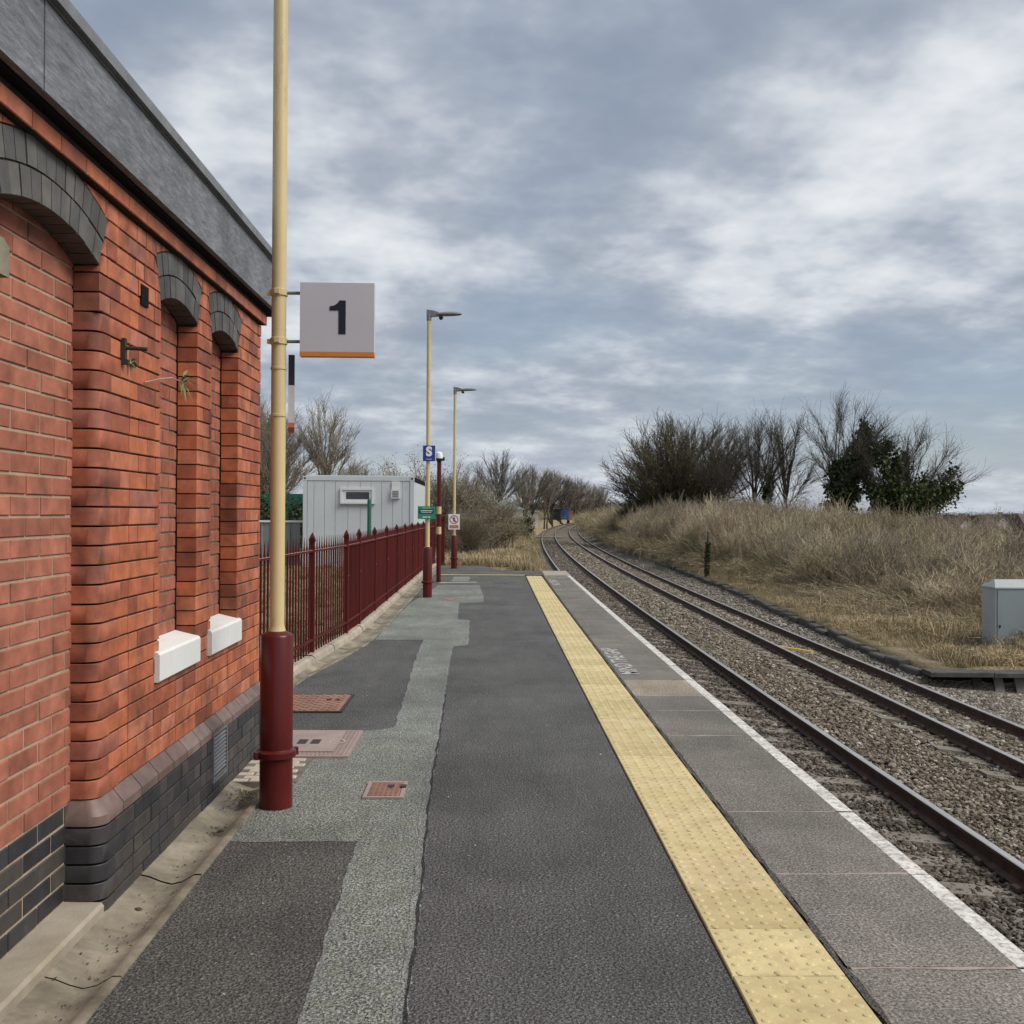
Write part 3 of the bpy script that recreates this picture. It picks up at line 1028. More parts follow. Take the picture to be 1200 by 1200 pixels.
def patch_r(Y):
    return float(np.interp(Y, [2.0, 3.18, 3.63, 4.28, 5.35, 6.42, 7.41, 8.68, 10.43, 12.21, 12.36, 15.22, 15.32, 18.07, 18.25, 19.98, 22.6],
                           [-0.22, -0.25, -0.26, -0.27, -0.31, -0.33, -0.34, -0.37, -0.40, -0.43, -0.25, -0.29, -0.47, -0.53, -0.10, -0.11, -0.20]))


def strip_mesh(name, ys_, fl, fr, z, mat, parent):
    mb_ = MB()
    L_ = [(fl(y), y, z) for y in ys_]
    R_ = [(fr(y), y, z) for y in ys_]
    n_ = len(ys_)
    mb_.add(L_ + R_, [(i, n_ + i, n_ + i + 1, i + 1) for i in range(n_ - 1)])
    return mb_.build(name, mat, parent)


yy = sorted(set([round(v_, 3) for v_ in np.arange(2.0, 22.6, 0.04)] + [4.989, 4.991, 6.0895, 6.091, 7.494, 7.501, 12.839, 12.861]))
strip_mesh('asphalt_patch', yy, lambda y: patch_l(y) + (wav(y) if not 4.99 < y < 7.5 else 0), lambda y: patch_r(y) + wav(y, 1.7), 0.002, M['asphalt_light'], platform)
strip_mesh('asphalt_patch', [v_ for v_ in yy if v_ <= 4.99], lambda y: -1.2446, lambda y: patch_l(y) + wav(y), 0.002, M['asphalt_brown'], platform)
strip_mesh('asphalt_patch', np.arange(23.9, 25.6, 0.1), lambda y: -0.86 + wav(y, 3, 2), lambda y: -0.46 + wav(y, 4, 2), 0.002, M['asphalt_light'], platform)


def ribbon(name, pts, w, z, mat, parent, seed=0, step=0.1, jit_=0.012, wj=0.5):
    r_ = random.Random(seed)
    P = []
    for (x0, y0), (x1, y1) in zip(pts[:-1], pts[1:]):
        n = max(1, int(math.hypot(x1 - x0, y1 - y0) / step))
        for i in range(n):
            P.append((x0 + (x1 - x0) * i / n, y0 + (y1 - y0) * i / n))
    P.append(pts[-1])
    vs_, fs = [], []
    ph = [r_.uniform(0, 6.28) for _ in range(5)]
    dist = 0.0
    for i, (x, y) in enumerate(P):
        q0, q1 = P[max(0, i - 1)], P[min(len(P) - 1, i + 1)]
        dx, dy = q1[0] - q0[0], q1[1] - q0[1]
        L_ = math.hypot(dx, dy) or 1
        nx, ny = dy / L_, -dx / L_
        dist += L_ / 2
        j = jit_ * (0.6 * math.sin(9 * dist + ph[0]) + 0.4 * math.sin(23 * dist + ph[1]))
        ww = w / 2 * (1 + wj * (0.5 * math.sin(13 * dist + ph[2]) + 0.3 * math.sin(31 * dist + ph[3]) + 0.2 * math.sin(67 * dist + ph[4])))
        vs_ += [(x + nx * (j + ww), y + ny * (j + ww), z), (x + nx * (j - ww), y + ny * (j - ww), z)]
        if i:
            fs.append((2 * i - 2, 2 * i, 2 * i + 1, 2 * i - 1))
    return MB().add(vs_, [f[::-1] for f in fs]).build(name, mat, parent)


ribbon('asphalt_seam', [(-0.545, 2.0), (-0.575, 3.19), (-0.594, 3.93), (-0.618, 4.985), (-0.9, 4.988), (-1.20, 4.985)], 0.022, 0.0042, M['asphalt_seal'], platform, 2, 0.05, 0.005, 0.6)
ribbon('asphalt_seam', [(-0.68, 7.70), (-0.72, 9.4), (-0.77, 10.89), (-0.8, 12.86), (-1.40, 12.84)], 0.03, 0.0042, M['asphalt_seal'], platform, 3, 0.06, 0.007)
ribbon('asphalt_seam', [(-0.36, 7.41), (-0.385, 8.68), (-0.415, 10.43), (-0.43, 12.21), (-0.25, 12.38), (-0.29, 15.22), (-0.47, 15.33), (-0.53, 18.07), (-0.1, 18.27), (-0.11, 19.98)], 0.025, 0.0042, M['asphalt_seal'], platform, 4, 0.06, 0.007)
ribbon('asphalt_seam', [(-0.275, 2.0), (-0.285, 3.63), (-0.30, 4.28), (-0.345, 5.35), (-0.36, 6.42), (-0.36, 7.3)], 0.02, 0.0042, M['asphalt_seal'], platform, 6, 0.05, 0.005, 0.6)
ribbon('crack', [(-0.235, 2.0), (-0.255, 3.18), (-0.262, 3.63), (-0.275, 4.28), (-0.312, 5.35), (-0.335, 6.42), (-0.345, 7.5), (-0.37, 9.0)], 0.010, 0.0052, M['crack_fill'], platform, 5, 0.035, 0.005, 0.7)
# paint at the platform end
ribbon('end_line', [(-1.25, 26.3), (0.93, 26.3)], 0.16, 0.006, M['yellow_line'], platform, 7, 0.5, 0.0, 0.0)
ribbon('paint_mark', [(-1.12, 23.3), (-0.27, 23.6)], 0.14, 0.004, M['edge_white'], platform, 8, 0.2, 0.01, 0.2)
for i, (x, y) in enumerate([(-0.72, 19.05), (-0.55, 19.2), (-0.62, 18.8), (-0.80, 18.85)]):
    ribbon('spray_mark', [(x - 0.11, y - 0.06), (x, y + 0.08), (x + 0.1, y - 0.05)], 0.045, 0.004 + i * 0.0004, M['sign_pink'], platform, 20 + i, 0.05, 0.01, 0.4)

# tactile paving: tiles with blisters, one mesh shared by all
def tile_mesh():
    mb = MB()
    h, e, hw = 0.008, 0.004, 0.1972
    mb.add([(-hw, -hw, -0.03), (hw, -hw, -0.03), (hw, hw, -0.03), (-hw, hw, -0.03), (-hw, -hw, h - e), (hw, -hw, h - e), (hw, hw, h - e), (-hw, hw, h - e),
            (-hw + e, -hw + e, h), (hw - e, -hw + e, h), (hw - e, hw - e, h), (-hw + e, hw - e, h)],
           [(0, 1, 5, 4), (1, 2, 6, 5), (2, 3, 7, 6), (3, 0, 4, 7), (4, 5, 9, 8), (5, 6, 10, 9), (6, 7, 11, 10), (7, 4, 8, 11), (8, 9, 10, 11)])
    for i in range(6):
        for j in range(6):
            cx = -0.1665 + i * 0.0666
            cy = -0.1665 + j * 0.0666 + (0.0165 if i % 2 else -0.0165)
            n = 10
            vs_, fs = [], []
            for r, z in ((0.0150, h), (0.0115, h + 0.0030), (0.005, h + 0.0040)):
                for k in range(n):
                    a = 2 * math.pi * k / n
                    vs_.append((cx + r * math.cos(a), cy + r * math.sin(a), z))
            for q in range(2):
                for k in range(n):
                    fs.append((q * n + k, q * n + (k + 1) % n, (q + 1) * n + (k + 1) % n, (q + 1) * n + k))
            fs.append(tuple(range(2 * n, 3 * n)))
            mb.add(vs_, fs)
    return mb.mesh('tactile_tile', M['tactile'])


TM = tile_mesh()
MB().box(0.80, 1.30, -4, 26.2, -0.05, -0.012).build('bedding', M['crack_fill'], platform)
i = 0
Y = 1.716
while Y < 26.1:
    link('tactile_tile', TM, platform, (1.045 + KP * 0.75 * Y * Y, Y, rng.uniform(-0.0012, 0.0012)), (rng.uniform(-.003, .003), rng.uniform(-.003, .003), -math.atan(2 * KP * .75 * Y) + rng.uniform(-.004, .004)))
    Y += 0.4005
    i += 1
# dark joint between tiles and coping
ribbon('joint_strip', [(1.262 + KP * y * y * .9, y) for y in np.arange(0, 26.3, 0.6)], 0.024, 0.003, M['joint_dark'], platform, 9, 0.05, 0.006, 0.7)

# coping slabs with a worn white nose
Yj = [0.75, 1.7, 2.64, 3.59, 4.53, 5.49, 6.44, 7.37, 8.30, 8.97, 9.86]
while Yj[-1] < 26:
    Yj.append(Yj[-1] + 0.93 + rng.uniform(-.03, .03))
Yj = [y for y in Yj if y < 26.2] + [26.35]
for i, (a, b) in enumerate(zip(Yj[:-1], Yj[1:])):
    g = 0.006
    x0a, x0b = 1.275 + KP * a * a, 1.275 + KP * b * b
    x1a, x1b = edge_x(a), edge_x(b)
    mb = MB()
    dz = rng.uniform(-0.002, 0.002)
    W, N = 0.098, 0.155
    xs = lambda q, e0, e1: (e0 + (e1 - e0) * q)
    ya, yb = a + g, b - g

    def row(y, x0, x1):
        return [(x0, y, dz), (x1 - N, y, dz), (x1 - W, y, dz - 0.003), (x1 - 0.014, y, dz - 0.004), (x1, y, dz - 0.018), (x1, y, -0.09), (x0, y, -0.09)]
    ra, rb = row(ya, x0a, x1a), row(yb, x0b, x1b)
    vs_ = ra + rb
    n = 7
    fs = [(0, 1, 8, 7), (1, 2, 9, 8), (2, 3, 10, 9), (3, 4, 11, 10), (4, 5, 12, 11), (5, 6, 13, 12)]
    mb.add(vs_, [fs[0]], 0)
    b0 = 0
    mb.f += [fs[1], fs[2], fs[3], fs[4], fs[5], tuple(range(7))[::-1], tuple(range(7, 14))]
    mb.m += [2, 1, 1, 0, 0, 0, 0]
    gravel = abs(a - 8.97) < 0.01
    m3 = M['coping_gravel'] if gravel else M['coping']
    sl_ = mb.build('coping_slab', [m3, M['edge_white'], M['coping_gravel'] if gravel else M['coping']], platform)
    if gravel:
        sl_['label'] = 'coping slab of pale exposed gravel'
    # mortar in the joint behind
    ribbon('joint_mortar', [(x0b + 0.01, b), (x1b - 0.11, b)], 0.021, 0.0, M['pink_joint'] if i % 4 != 1 else M['mid_mortar'], platform, 40 + i, 0.06, 0.005, 0.8)
# plain end slab
a, b = 26.36, 28.4
MB().add([(1.31 + KP * a * a, a, 0.0), (edge_x(a), a, 0.0), (edge_x(b), b, 0.0), (1.31 + KP * b * b, b, 0.0),
          (1.31 + KP * a * a, a, -.1), (edge_x(a), a, -.1), (edge_x(b), b, -.1), (1.31 + KP * b * b, b, -.1)],
         [(0, 1, 2, 3), (0, 4, 5, 1), (1, 5, 6, 2), (2, 6, 7, 3), (3, 7, 4, 0)]).build('end_slab', M['concrete'], platform)

# stencilled warning, read from the train
for (cx, cy) in ((1.43, 11.12), (1.53, 23.6)):
    me = text_mesh('MIND THE GAP', 0.25, M['letter_white'], 0, 0.006)
    xs_ = [v_.co.x for v_ in me.vertices]
    k_ = 1.95 / (max(xs_) - min(xs_))
    for v_ in me.vertices:
        v_.co.x *= k_
    o = link('stencil_lettering', me, platform, (cx, cy, 0.0045), (0, 0, R(90)))

# channel beside the building, kerb and channel along the fence
prof = [(-1.512, 0.012), (-1.47, 0.002), (-1.42, -0.018), (-1.375, -0.03), (-1.33, -0.02), (-1.295, 0.0), (-1.275, 0.012), (-1.246, 0.012), (-1.246, -0.05)]
ch = MB()
ch.sweep([p for p in prof], [(0, y, 0, 1, 0) for y in (-4, 1.0, 2.62)])
channel = ch.build('drain_channel', M['channel'], kind='structure')
for a, b in ((2.628, 3.52), (3.528, 4.50), (4.508, 5.33), (5.338, 6.08)):
    MB().sweep(prof, [(rng.uniform(-.002, .002), y, rng.uniform(-.002, .002), 1, 0) for y in (a, (a + b) / 2, b)]).build('channel_section', M['channel'], channel, True)
MB().box(-1.50, -1.26, -4, 6.1, -0.06, -0.04).build('channel_bed', M['dark_mortar'], channel)

FP = [(7.35, -2.06), (8.7, -2.02), (11.1, -1.90), (12.85, -1.78), (14.0, -1.76), (16.0, -1.755), (18, -1.75), (20, -1.75), (22, -1.745), (24, -1.745), (26, -1.74), (28.0, -1.72), (30.6, -1.62)]
fpY, fpX = [p[0] for p in FP], [p[1] for p in FP]


def fence_x(Y):
    return float(np.interp(Y, fpY, fpX))


kerb = link('kerb', None, kind='structure')
ky = [7.05, 8.0, 8.95, 9.9, 10.85, 11.8, 12.75, 13.7, 14.65, 15.6, 16.55, 17.5, 18.45, 19.4, 20.35, 21.3, 22.25, 23.2, 24.15, 25.1, 26.05, 27.0, 27.95, 28.9, 29.85, 30.7]
for a, b in zip(ky[:-1], ky[1:]):
    path = []
    for y in np.linspace(a + 0.005, b - 0.005, 4):
        path.append((fence_x(y) + rng.uniform(-.003, .003), y, rng.uniform(-.004, .004), 1, 0))
    MB().sweep([(-0.09, -0.05), (-0.09, 0.075), (-0.07, 0.085), (0.055, 0.082), (0.085, 0.06), (0.10, 0.0), (0.10, -0.05)], path).build('kerb_stone', M['kerb_concrete'], kerb)
    p2 = []
    for y in np.linspace(a + 0.004, b - 0.004, 4):
        w = chan_outer(y) - fence_x(y) - 0.10 if y > 8.4 else 0.14
        p2.append((fence_x(y) + 0.10, y, 0, max(w, 0.12), 0))
    MB().sweep([(0, 0.012), (0.2, 0.0), (0.45, -0.012), (0.7, -0.002), (0.88, 0.012), (1.0, 0.014), (1.0, -0.05)], p2).build('channel_section', M['channel'], kerb)

# leaf mould and grit lying in the bed of the channel
plain('silt', (0.030, 0.024, 0.017), (0.095, 0.078, 0.055), 25, 0.95, 0.5, 60)
lr = np.random.default_rng(5)
ly = np.concatenate([5.98 - np.abs(lr.normal(0, 0.16, 900)), lr.normal(5.2, 0.05, 130), lr.uniform(2.4, 6.0, 260)])
lx = np.concatenate([-1.372 + lr.normal(0, 0.04, 900), lr.normal(-1.36, 0.022, 130), -1.372 + lr.normal(0, 0.035, 260)])
lx = np.clip(lx, -1.48, -1.28)
lz = np.interp(lx, [-1.47, -1.42, -1.375, -1.33, -1.295], [0.002, -0.018, -0.03, -0.02, 0.0]) + 0.003 + lr.uniform(0, 0.004, len(lx))
n_ = len(lx)
aa = lr.uniform(0, 6.28, n_)
sz = lr.lognormal(-5.35, 0.4, n_)
c_ = np.stack([lx, ly, lz], 1)
u_ = np.stack([np.cos(aa), np.sin(aa), lr.normal(0, .2, n_)], 1) * sz[:, None]
w_ = np.stack([-np.sin(aa), np.cos(aa), lr.normal(0, .2, n_)], 1) * sz[:, None] * 0.6
V_ = np.stack([c_ - u_, c_ + w_, c_ + u_, c_ - w_], 1).reshape(-1, 3)
bi = np.arange(n_) * 4
o = link('leaf_litter', raw_mesh('leaf_litter', V_, [np.stack([bi, bi + 1, bi + 2, bi + 3], 1)], M['silt']), channel)
o['kind'] = 'stuff'
# worn white setts, manhole covers
setts = link('sett_patch', None, kind='structure')
y = 6.07
r_i = 0
SM = {}
while y < 6.63:
    x = -1.515 + (0.05 if r_i % 2 else 0)
    while x < -1.12 - 0.10 * max(0, (6.3 - y)) * 0:
        w = 0.095 + rng.choice((0, 0.01, 0.02))
        key = w
        if key not in SM:
            v_, f_ = chamfer_box(w - 0.012, 0.058, 0.04, 0.006)
            mbs = MB()
            mbs.add([(p[1], p[2], p[0]) for p in v_], [tuple(f) for f in f_])
            SM[key] = mbs.mesh('sett', M['sett'])
        if x + w < -1.11:
            link('sett', SM[key], setts, (x + w / 2, y + 0.033, 0.012 + rng.uniform(-.003, .003)), (0, 0, rng.uniform(-.03, .03)))
        x += w
    y += 0.071
    r_i += 1
MB().box(-1.52, -1.125, 6.065, 6.64, -0.04, 0.0065).build('sett_bed', M['mid_mortar'], setts)


def cover(label, x0, x1, y0, y1, z, mat, inner, ribs):
    o = thing('manhole_cover', label, 'manhole cover', ((x0 + x1) / 2, (y0 + y1) / 2, z))
    w, d = (x1 - x0) / 2, (y1 - y0) / 2
    fr = MB()
    t_ = 0.022
    fr.box(-w, w, -d, -d + t_, -0.03, 0.004).box(-w, w, d - t_, d, -0.03, 0.004).box(-w, -w + t_, -d + t_, d - t_, -0.03, 0.004).box(w - t_, w, -d + t_, d - t_, -0.03, 0.004)
    fr.build('frame', M['iron'] if ribs != 'tray' else M['pink_cover'], o)
    pl = MB().box(-w + t_ + .004, w - t_ - .004, -d + t_ + .004, d - t_ - .004, -0.03, 0.003).build('plate', M[mat], o)
    rb = MB()
    if ribs == 'bars':
        nx = int(2 * w / 0.045)
        for a in range(nx):
            for b in range(int(2 * d / 0.10)):
                cx = -w + t_ + 0.03 + a * 0.045
                cy = -d + t_ + 0.05 + b * 0.10 + (0.03 if a % 2 else 0)
                if cx < w - t_ - .02 and cy < d - t_ - .05:
                    rb.box(cx - 0.013, cx + 0.013, cy - 0.035, cy + 0.035, 0.003, 0.009)
    else:
        n_ = 0.028
        a = -w + t_ + 0.02
        while a < w - t_ - 0.015:
            b = -d + t_ + 0.02
            while b < d - t_ - 0.015:
                rb.box(a - 0.008, a + 0.008, b - 0.008, b + 0.008, 0.003, 0.0075)
                b += n_
            a += n_
    r = rb.build('tread_pattern', M[mat], o)
    r['kind'] = 'stuff'
    if inner:
        MB().box(-w * 0.95, w * 0.62, -d * 0.72, d * 0.92, 0.0076, 0.0105).build('inner_plate', M[inner], o)
        for sx in (-1, 1):
            MB().box(-0.02 + sx * 0.045 - 0.03, -0.02 + sx * 0.045 + 0.03, -0.07, 0.06, 0.0107, 0.0125).build('lifting_eye', M['iron'], o)
        rg = MB()
        for k in range(20):
            a0_, a1_ = 2 * math.pi * k / 20, 2 * math.pi * (k + 1) / 20
            rg.add([(0.17 + 0.055 * math.cos(a0_), 0.075 * math.sin(a0_), 0.0118), (0.17 + 0.055 * math.cos(a1_), 0.075 * math.sin(a1_), 0.0118),
                    (0.17 + 0.045 * math.cos(a1_), 0.062 * math.sin(a1_), 0.0118), (0.17 + 0.045 * math.cos(a0_), 0.062 * math.sin(a0_), 0.0118)], [(0, 1, 2, 3)])
        rg.build('ring_mark', M['sett'], o)
    else:
        for sx in (-1, 1):
            MB().box(w * 0.55 + sx * 0.035 - 0.018, w * 0.55 + sx * 0.035 + 0.018, d * .25 - 0.02, d * .25 + 0.03, 0.0078, 0.0115).build('lifting_eye', M['iron'], o)
    return o


cover('rusty ribbed iron manhole cover farthest along beside the fence', -1.78, -1.16, 8.17, 8.95, 0.010, 'rust_cover', None, 'bars')
cover('large pinkish grey double manhole cover behind the near lamp post', -1.50, -0.905, 6.66, 7.46, 0.012, 'pink_cover', 'pink_cover', 'tray')
c3 = cover('small rusty square inspection cover set in pale asphalt', -0.695, -0.468, 5.71, 6.05, 0.011, 'rust_cover', None, 'grid')
for p_ in list(c3.children):
    if p_.name.startswith('frame'):
        p_.data.materials[0] = M['pink_cover']

# ================================================================== station building
XF, XR = -1.55, -1.655          # wall face, recess face
bld = thing('station_building', 'red brick station building with dark arches and blocked openings', 'building', (XF, 4.1, 0))
bld.location = (0, 0, 0)
OPEN = [dict(y0=3.20, y1=4.10, spring=2.575, rise=0.085, sill=0.0), dict(y0=4.86, y1=5.47, spring=2.59, rise=0.06, sill=0.90), dict(y0=5.75, y1=6.35, spring=2.59, rise=0.06, sill=0.90)]
for o_ in OPEN:
    w = (o_['y1'] - o_['y0']) / 2
    o_['c'] = (o_['y0'] + o_['y1']) / 2
    o_['w'] = w
    o_['Ri'] = (w * w + o_['rise'] ** 2) / (2 * o_['rise'])
    o_['zc'] = o_['spring'] + o_['rise'] - o_['Ri']
    o_['ha'] = math.asin(w / o_['Ri'])
    o_['Ro'] = o_['Ri'] + 0.212
YE = 6.97
ZW0, ZW1 = 0.452, 2.86
NC = 31
CH = (ZW1 - ZW0) / NC
Y0B = 1.6


def arc_z(o_, y, Rr):
    d = y - o_['c']
    return o_['zc'] + math.sqrt(max(Rr * Rr - d * d, 0))


# mortar core
core = MB()
J = 0.007
xc = XF - J
piers = [(Y0B, OPEN[0]['y0'] - J), (OPEN[0]['y1'] + J, OPEN[1]['y0'] - J), (OPEN[1]['y1'] + J, OPEN[2]['y0'] - J), (OPEN[2]['y1'] + J, YE - J)]
for k, (a, b) in enumerate(piers):
    if k == 1:
        a += 0.06
    core.box(-1.80, xc, a, b, 0.0 if k else 0.0, 2.95)
core.box(-1.80, xc - 0.06, 4.107, 4.2, 0.0, 2.95)
core.box(-1.80, xc, 4.107, 4.17, 2.43, 2.95)
for o_ in OPEN:
    n = 12
    for i in range(n):
        a = o_['y0'] - J + (o_['y1'] - o_['y0'] + 2 * J) * i / n
        b = o_['y0'] - J + (o_['y1'] - o_['y0'] + 2 * J) * (i + 1) / n
        za, zb = arc_z(o_, a, o_['Ri'] + 0.006), arc_z(o_, b, o_['Ri'] + 0.006)
        core.add([(xc, a, za), (xc, b, zb), (xc, b, 2.95), (xc, a, 2.95), (-1.80, a, za), (-1.80, b, zb), (-1.80, b, 2.95), (-1.80, a, 2.95)],
                 [(0, 1, 2, 3), (0, 4, 5, 1), (7, 6, 5, 4)])
    if o_['sill'] > 0:
        core.box(-1.80, xc, o_['y0'] - J, o_['y1'] + J, 0.0, o_['sill'] - 0.02)
core.build('wall_core', M['dark_mortar'], bld)
# rest of the building: back block and parapet roof
MB().box(-6.2, -1.80, Y0B, YE - 0.002, -0.02, 2.94).build('rear_block', M['house_brick'], bld)
# courses of face brick
cands = []          # (area, maker)
campos = Vector((0, 0, 1.6))


def cut_brick(y0, y1, z0, z1, mat, depth):
    """brick with its lower or inner part cut to the arch rings; returns MB or None"""
    mb = MB()
    n = 6
    segs = [(y0 + (y1 - y0) * i / n) for i in range(n + 1)]
    any_ = False
    for o_ in OPEN:
        pass

    def free(y):
        ups, los = z0, z1
        lo_ok, up_ok = True, True
        zlo, zup = z1, z0
        for o_ in OPEN:
            if z1 < o_['spring'] - 0.03:
                continue
            d = abs(y - o_['c'])
            xo = o_['Ro'] * math.sin(o_['ha'])
            if d < xo + 0.006:
                top = arc_z(o_, y, o_['Ro']) + 0.007
                zup = max(zup, top)
                if d <= o_['w']:
                    zlo = min(zlo, z0)
                else:
                    zlo = min(zlo, o_['zc'] + d / math.tan(o_['ha']) - 0.012)
        return zlo, zup
    vals = []
    for y in segs:
        zlo, zup = free(y)
        if zup <= z0 + 1e-6 or zlo >= z1 - 1e-6:
            vals.append((z1, z1, False))
        else:
            vals.append((max(z0, min(zlo, z1)), max(z0, min(zup, z1)), True))
    if not any(q[2] for q in vals):
        return 'full'
    for i in range(n):
        a, b = segs[i], segs[i + 1]
        (la, ua, _), (lb, ub, _) = vals[i], vals[i + 1]
        if z1 - ua > 0.003 or z1 - ub > 0.003:
            mb.prism([(a, min(ua, z1 - 1e-4)), (b, min(ub, z1 - 1e-4)), (b, z1), (a, z1)], 'x', XF - depth, XF)
            any_ = True
        if la - z0 > 0.003 or lb - z0 > 0.003:
            mb.prism([(a, z0), (b, z0), (b, max(lb, z0 + 1e-4)), (a, max(la, z0 + 1e-4))], 'x', XF - depth, XF)
            any_ = True
    return mb if any_ else None


def fill(a, b, par, r_, S=0.228, H=0.110):
    """Flemish run from a to b -> list of (y0,y1)"""
    out = []
    y = a
    k = par
    first = True
    while y < b - 1e-6:
        w = S if k % 2 == 0 else H
        if first and par % 2:
            w = H
        w += r_.uniform(-.004, .004)
        if b - (y + w) < 0.045:
            w = b - y
            if w > 0.28:
                out.append((y, y + w / 2))
                y += w / 2
                w = b - y
        out.append((y, min(y + w, b)))
        y += w
        k += 1
        first = False
    return out


GAP = 0.0072
fr_ = random.Random(5)
n_obj = 0
for c in range(NC):
    z0 = ZW0 + c * CH
    z1 = z0 + CH - GAP
    zm = (z0 + z1) / 2
    solids = []
    cuts = []
    for o_ in OPEN:
        if o_['sill'] - 0.06 < zm < o_['spring'] + 0.02:
            cuts.append((o_['y0'], o_['y1']))
    bull = z1 < 2.44
    edges = [Y0B] + [q for cu in cuts for q in cu] + [YE]
    if zm >= OPEN[0]['spring'] + 0.02:
        edges = [Y0B] + [q for cu in cuts for q in cu] + [YE]
    runs = [(edges[i], edges[i + 1]) for i in range(0, len(edges), 2)]
    for (a, b) in runs:
        a2 = a
        if abs(a - 4.10) < 1e-6 and bull:
            a2 = a + (0.24 if c % 2 == 0 else 0.125)
        for (y0, y1) in fill(a2, b, c + (1 if a2 != a else 0), fr_):
            yb0 = y0 + (GAP / 2 if y0 > a2 + 1e-6 or a2 != a else 0)
            yb1 = y1 - (GAP / 2 if y1 < b - 1e-6 else 0)
            if yb1 - yb0 < 0.012:
                continue
            cz = Vector((XF, (yb0 + yb1) / 2, zm)) - campos
            vis = (yb1 - yb0) * (z1 - z0) / cz.length_squared * abs(cz.x) / cz.length
            if yb1 < 3.22:
                vis *= 1e-3
            r = cut_brick(yb0, yb1, z0, z1, 'brick', 0.104)
            if r is None:
                continue
            cands.append((vis, r, yb0, yb1, z0, z1))
cands.sort(key=lambda q: -q[0])
rest = MB()
for i, (vis, r, y0, y1, z0, z1) in enumerate(cands):
    dx = rng.uniform(-0.0022, 0.0022)
    if i < 300:
        if r == 'full':
            w = round((y1 - y0) * 250) / 250
            link('brick', brick_mesh(w, z1 - z0, 0.104, 'brick'), bld, (XF + dx, (y0 + y1) / 2, (z0 + z1) / 2), (0, 0, rng.uniform(-.006, .006)))
        else:
            r.build('brick', M['brick'], bld)
    else:
        if r == 'full':
            v_, f_ = chamfer_box(y1 - y0, z1 - z0, 0.104)
            rest.add([(p[0] + XF + dx, p[1] + (y0 + y1) / 2, p[2] + (z0 + z1) / 2) for p in v_], f_)
        else:
            rest.add(r.v, r.f)
o = rest.build('brick_field', M['brick'], bld)
o['kind'] = 'stuff'

# bullnose corner bricks at the pier beside the blocked doorway
def bull_mesh(L_, h, xf, xr, y0, rad, mat):
    pts = [(xr, y0 + L_), (xr, y0)]
    for k in range(8):
        a = -math.pi / 2 + (math.pi / 2) * k / 7
        pts.append((xf - rad + rad * math.cos(a), y0 + rad + rad * math.sin(a)))
    pts.append((xf, y0 + L_))
    mb = MB()
    n = len(pts)
    c = 0.0018

    def inset(p):
        cx, cy = xf - 0.06, y0 + L_ / 2
        dx, dy = p[0] - cx, p[1] - cy
        L2 = math.hypot(dx, dy)
        return (p[0] - dx / L2 * c, p[1] - dy / L2 * c)
    rings = [[(*inset(p), -h / 2) for p in pts], [(*p, -h / 2 + c) for p in pts], [(*p, h / 2 - c) for p in pts], [(*inset(p), h / 2) for p in pts]]
    vs_ = [q for r in rings for q in r]
    fs = []
    for j in range(3):
        for k in range(n):
            fs.append((j * n + k, j * n + (k + 1) % n, (j + 1) * n + (k + 1) % n, (j + 1) * n + k))
    fs += [tuple(range(n))[::-1], tuple(range(3 * n, 4 * n))]
    mb.add(vs_, fs)
    me = mb.mesh('bullnose_brick', M[mat], True)
    return me


BN = {}
for c in range(NC):
    z0 = ZW0 + c * CH
    z1 = z0 + CH - GAP
    if z1 >= 2.44:
        break
    L_ = 0.24 if c % 2 == 0 else 0.125
    if L_ not in BN:
        BN[L_] = bull_mesh(L_ - GAP / 2, z1 - z0, XF + 0.002, XR - 0.05, 4.10, 0.054, 'sooty_brick')
    link('bullnose_brick', BN[L_], bld, (rng.uniform(-.002, .002), rng.uniform(-.002, .002), (z0 + z1) / 2))

# arches: two rings of grey brick voussoirs
for o_ in OPEN:
    for ring, (ra, rb) in enumerate(((o_['Ri'], o_['Ri'] + 0.102), (o_['Ri'] + 0.110, o_['Ro']))):
        n = max(5, round(2 * o_['ha'] * (ra + 0.03) / 0.079))
        for i in range(n):
            a0_ = -o_['ha'] + 2 * o_['ha'] * i / n + 0.0032 / ra
            a1_ = -o_['ha'] + 2 * o_['ha'] * (i + 1) / n - 0.0032 / ra
            P = lambda r, a: (o_['c'] + r * math.sin(a), o_['zc'] + r * math.cos(a))
            dx = rng.uniform(-0.003, 0.002)
            MB().prism([P(ra, a0_), P(ra, a1_), P(rb, a1_), P(rb, a0_)], 'x', XF - 0.104, XF + dx).build('voussoir', M['grey_brick'], bld)

# infill of the blocked openings
for q, o_ in enumerate(OPEN):
    door = q == 0
    zb = 0.062 if door else o_['sill'] - 0.02
    zt = o_['spring'] + o_['rise'] + 0.06
    XI = XR if door else -1.662
    ch_ = 0.0757
    MB().box(XI - 0.12, XI - 0.006, o_['y0'] - 0.08, o_['y1'] + 0.08, zb, zt).build('infill_core', M['pale_mortar' if door else 'mid_mortar'], bld)
    n = int((zt - zb) / ch_)
    for c in range(n):
        z0 = zb + c * ch_
        if arc_z(o_, o_['c'], o_['Ri']) < z0:
            continue
        dark = door and z0 < 0.44
        y = o_['y0'] - 0.02 - (0.1175 if c % 2 else 0.0) - 0.06
        while y < o_['y1']:
            a, b = max(y, o_['y0'] - 0.03), min(y + 0.225, o_['y1'] + 0.03)
            y += 0.235
            if b - a < 0.02:
                continue
            w = round((b - a) * 250) / 250
            link('dark_infill_brick' if dark else 'infill_brick', brick_mesh(w, ch_ - 0.010, 0.07, 'dark_brick' if dark else 'infill_brick'), bld,
                 (XI + rng.uniform(-.003, .002), (a + b) / 2, z0 + ch_ / 2), (0, 0, rng.uniform(-.004, .004)))

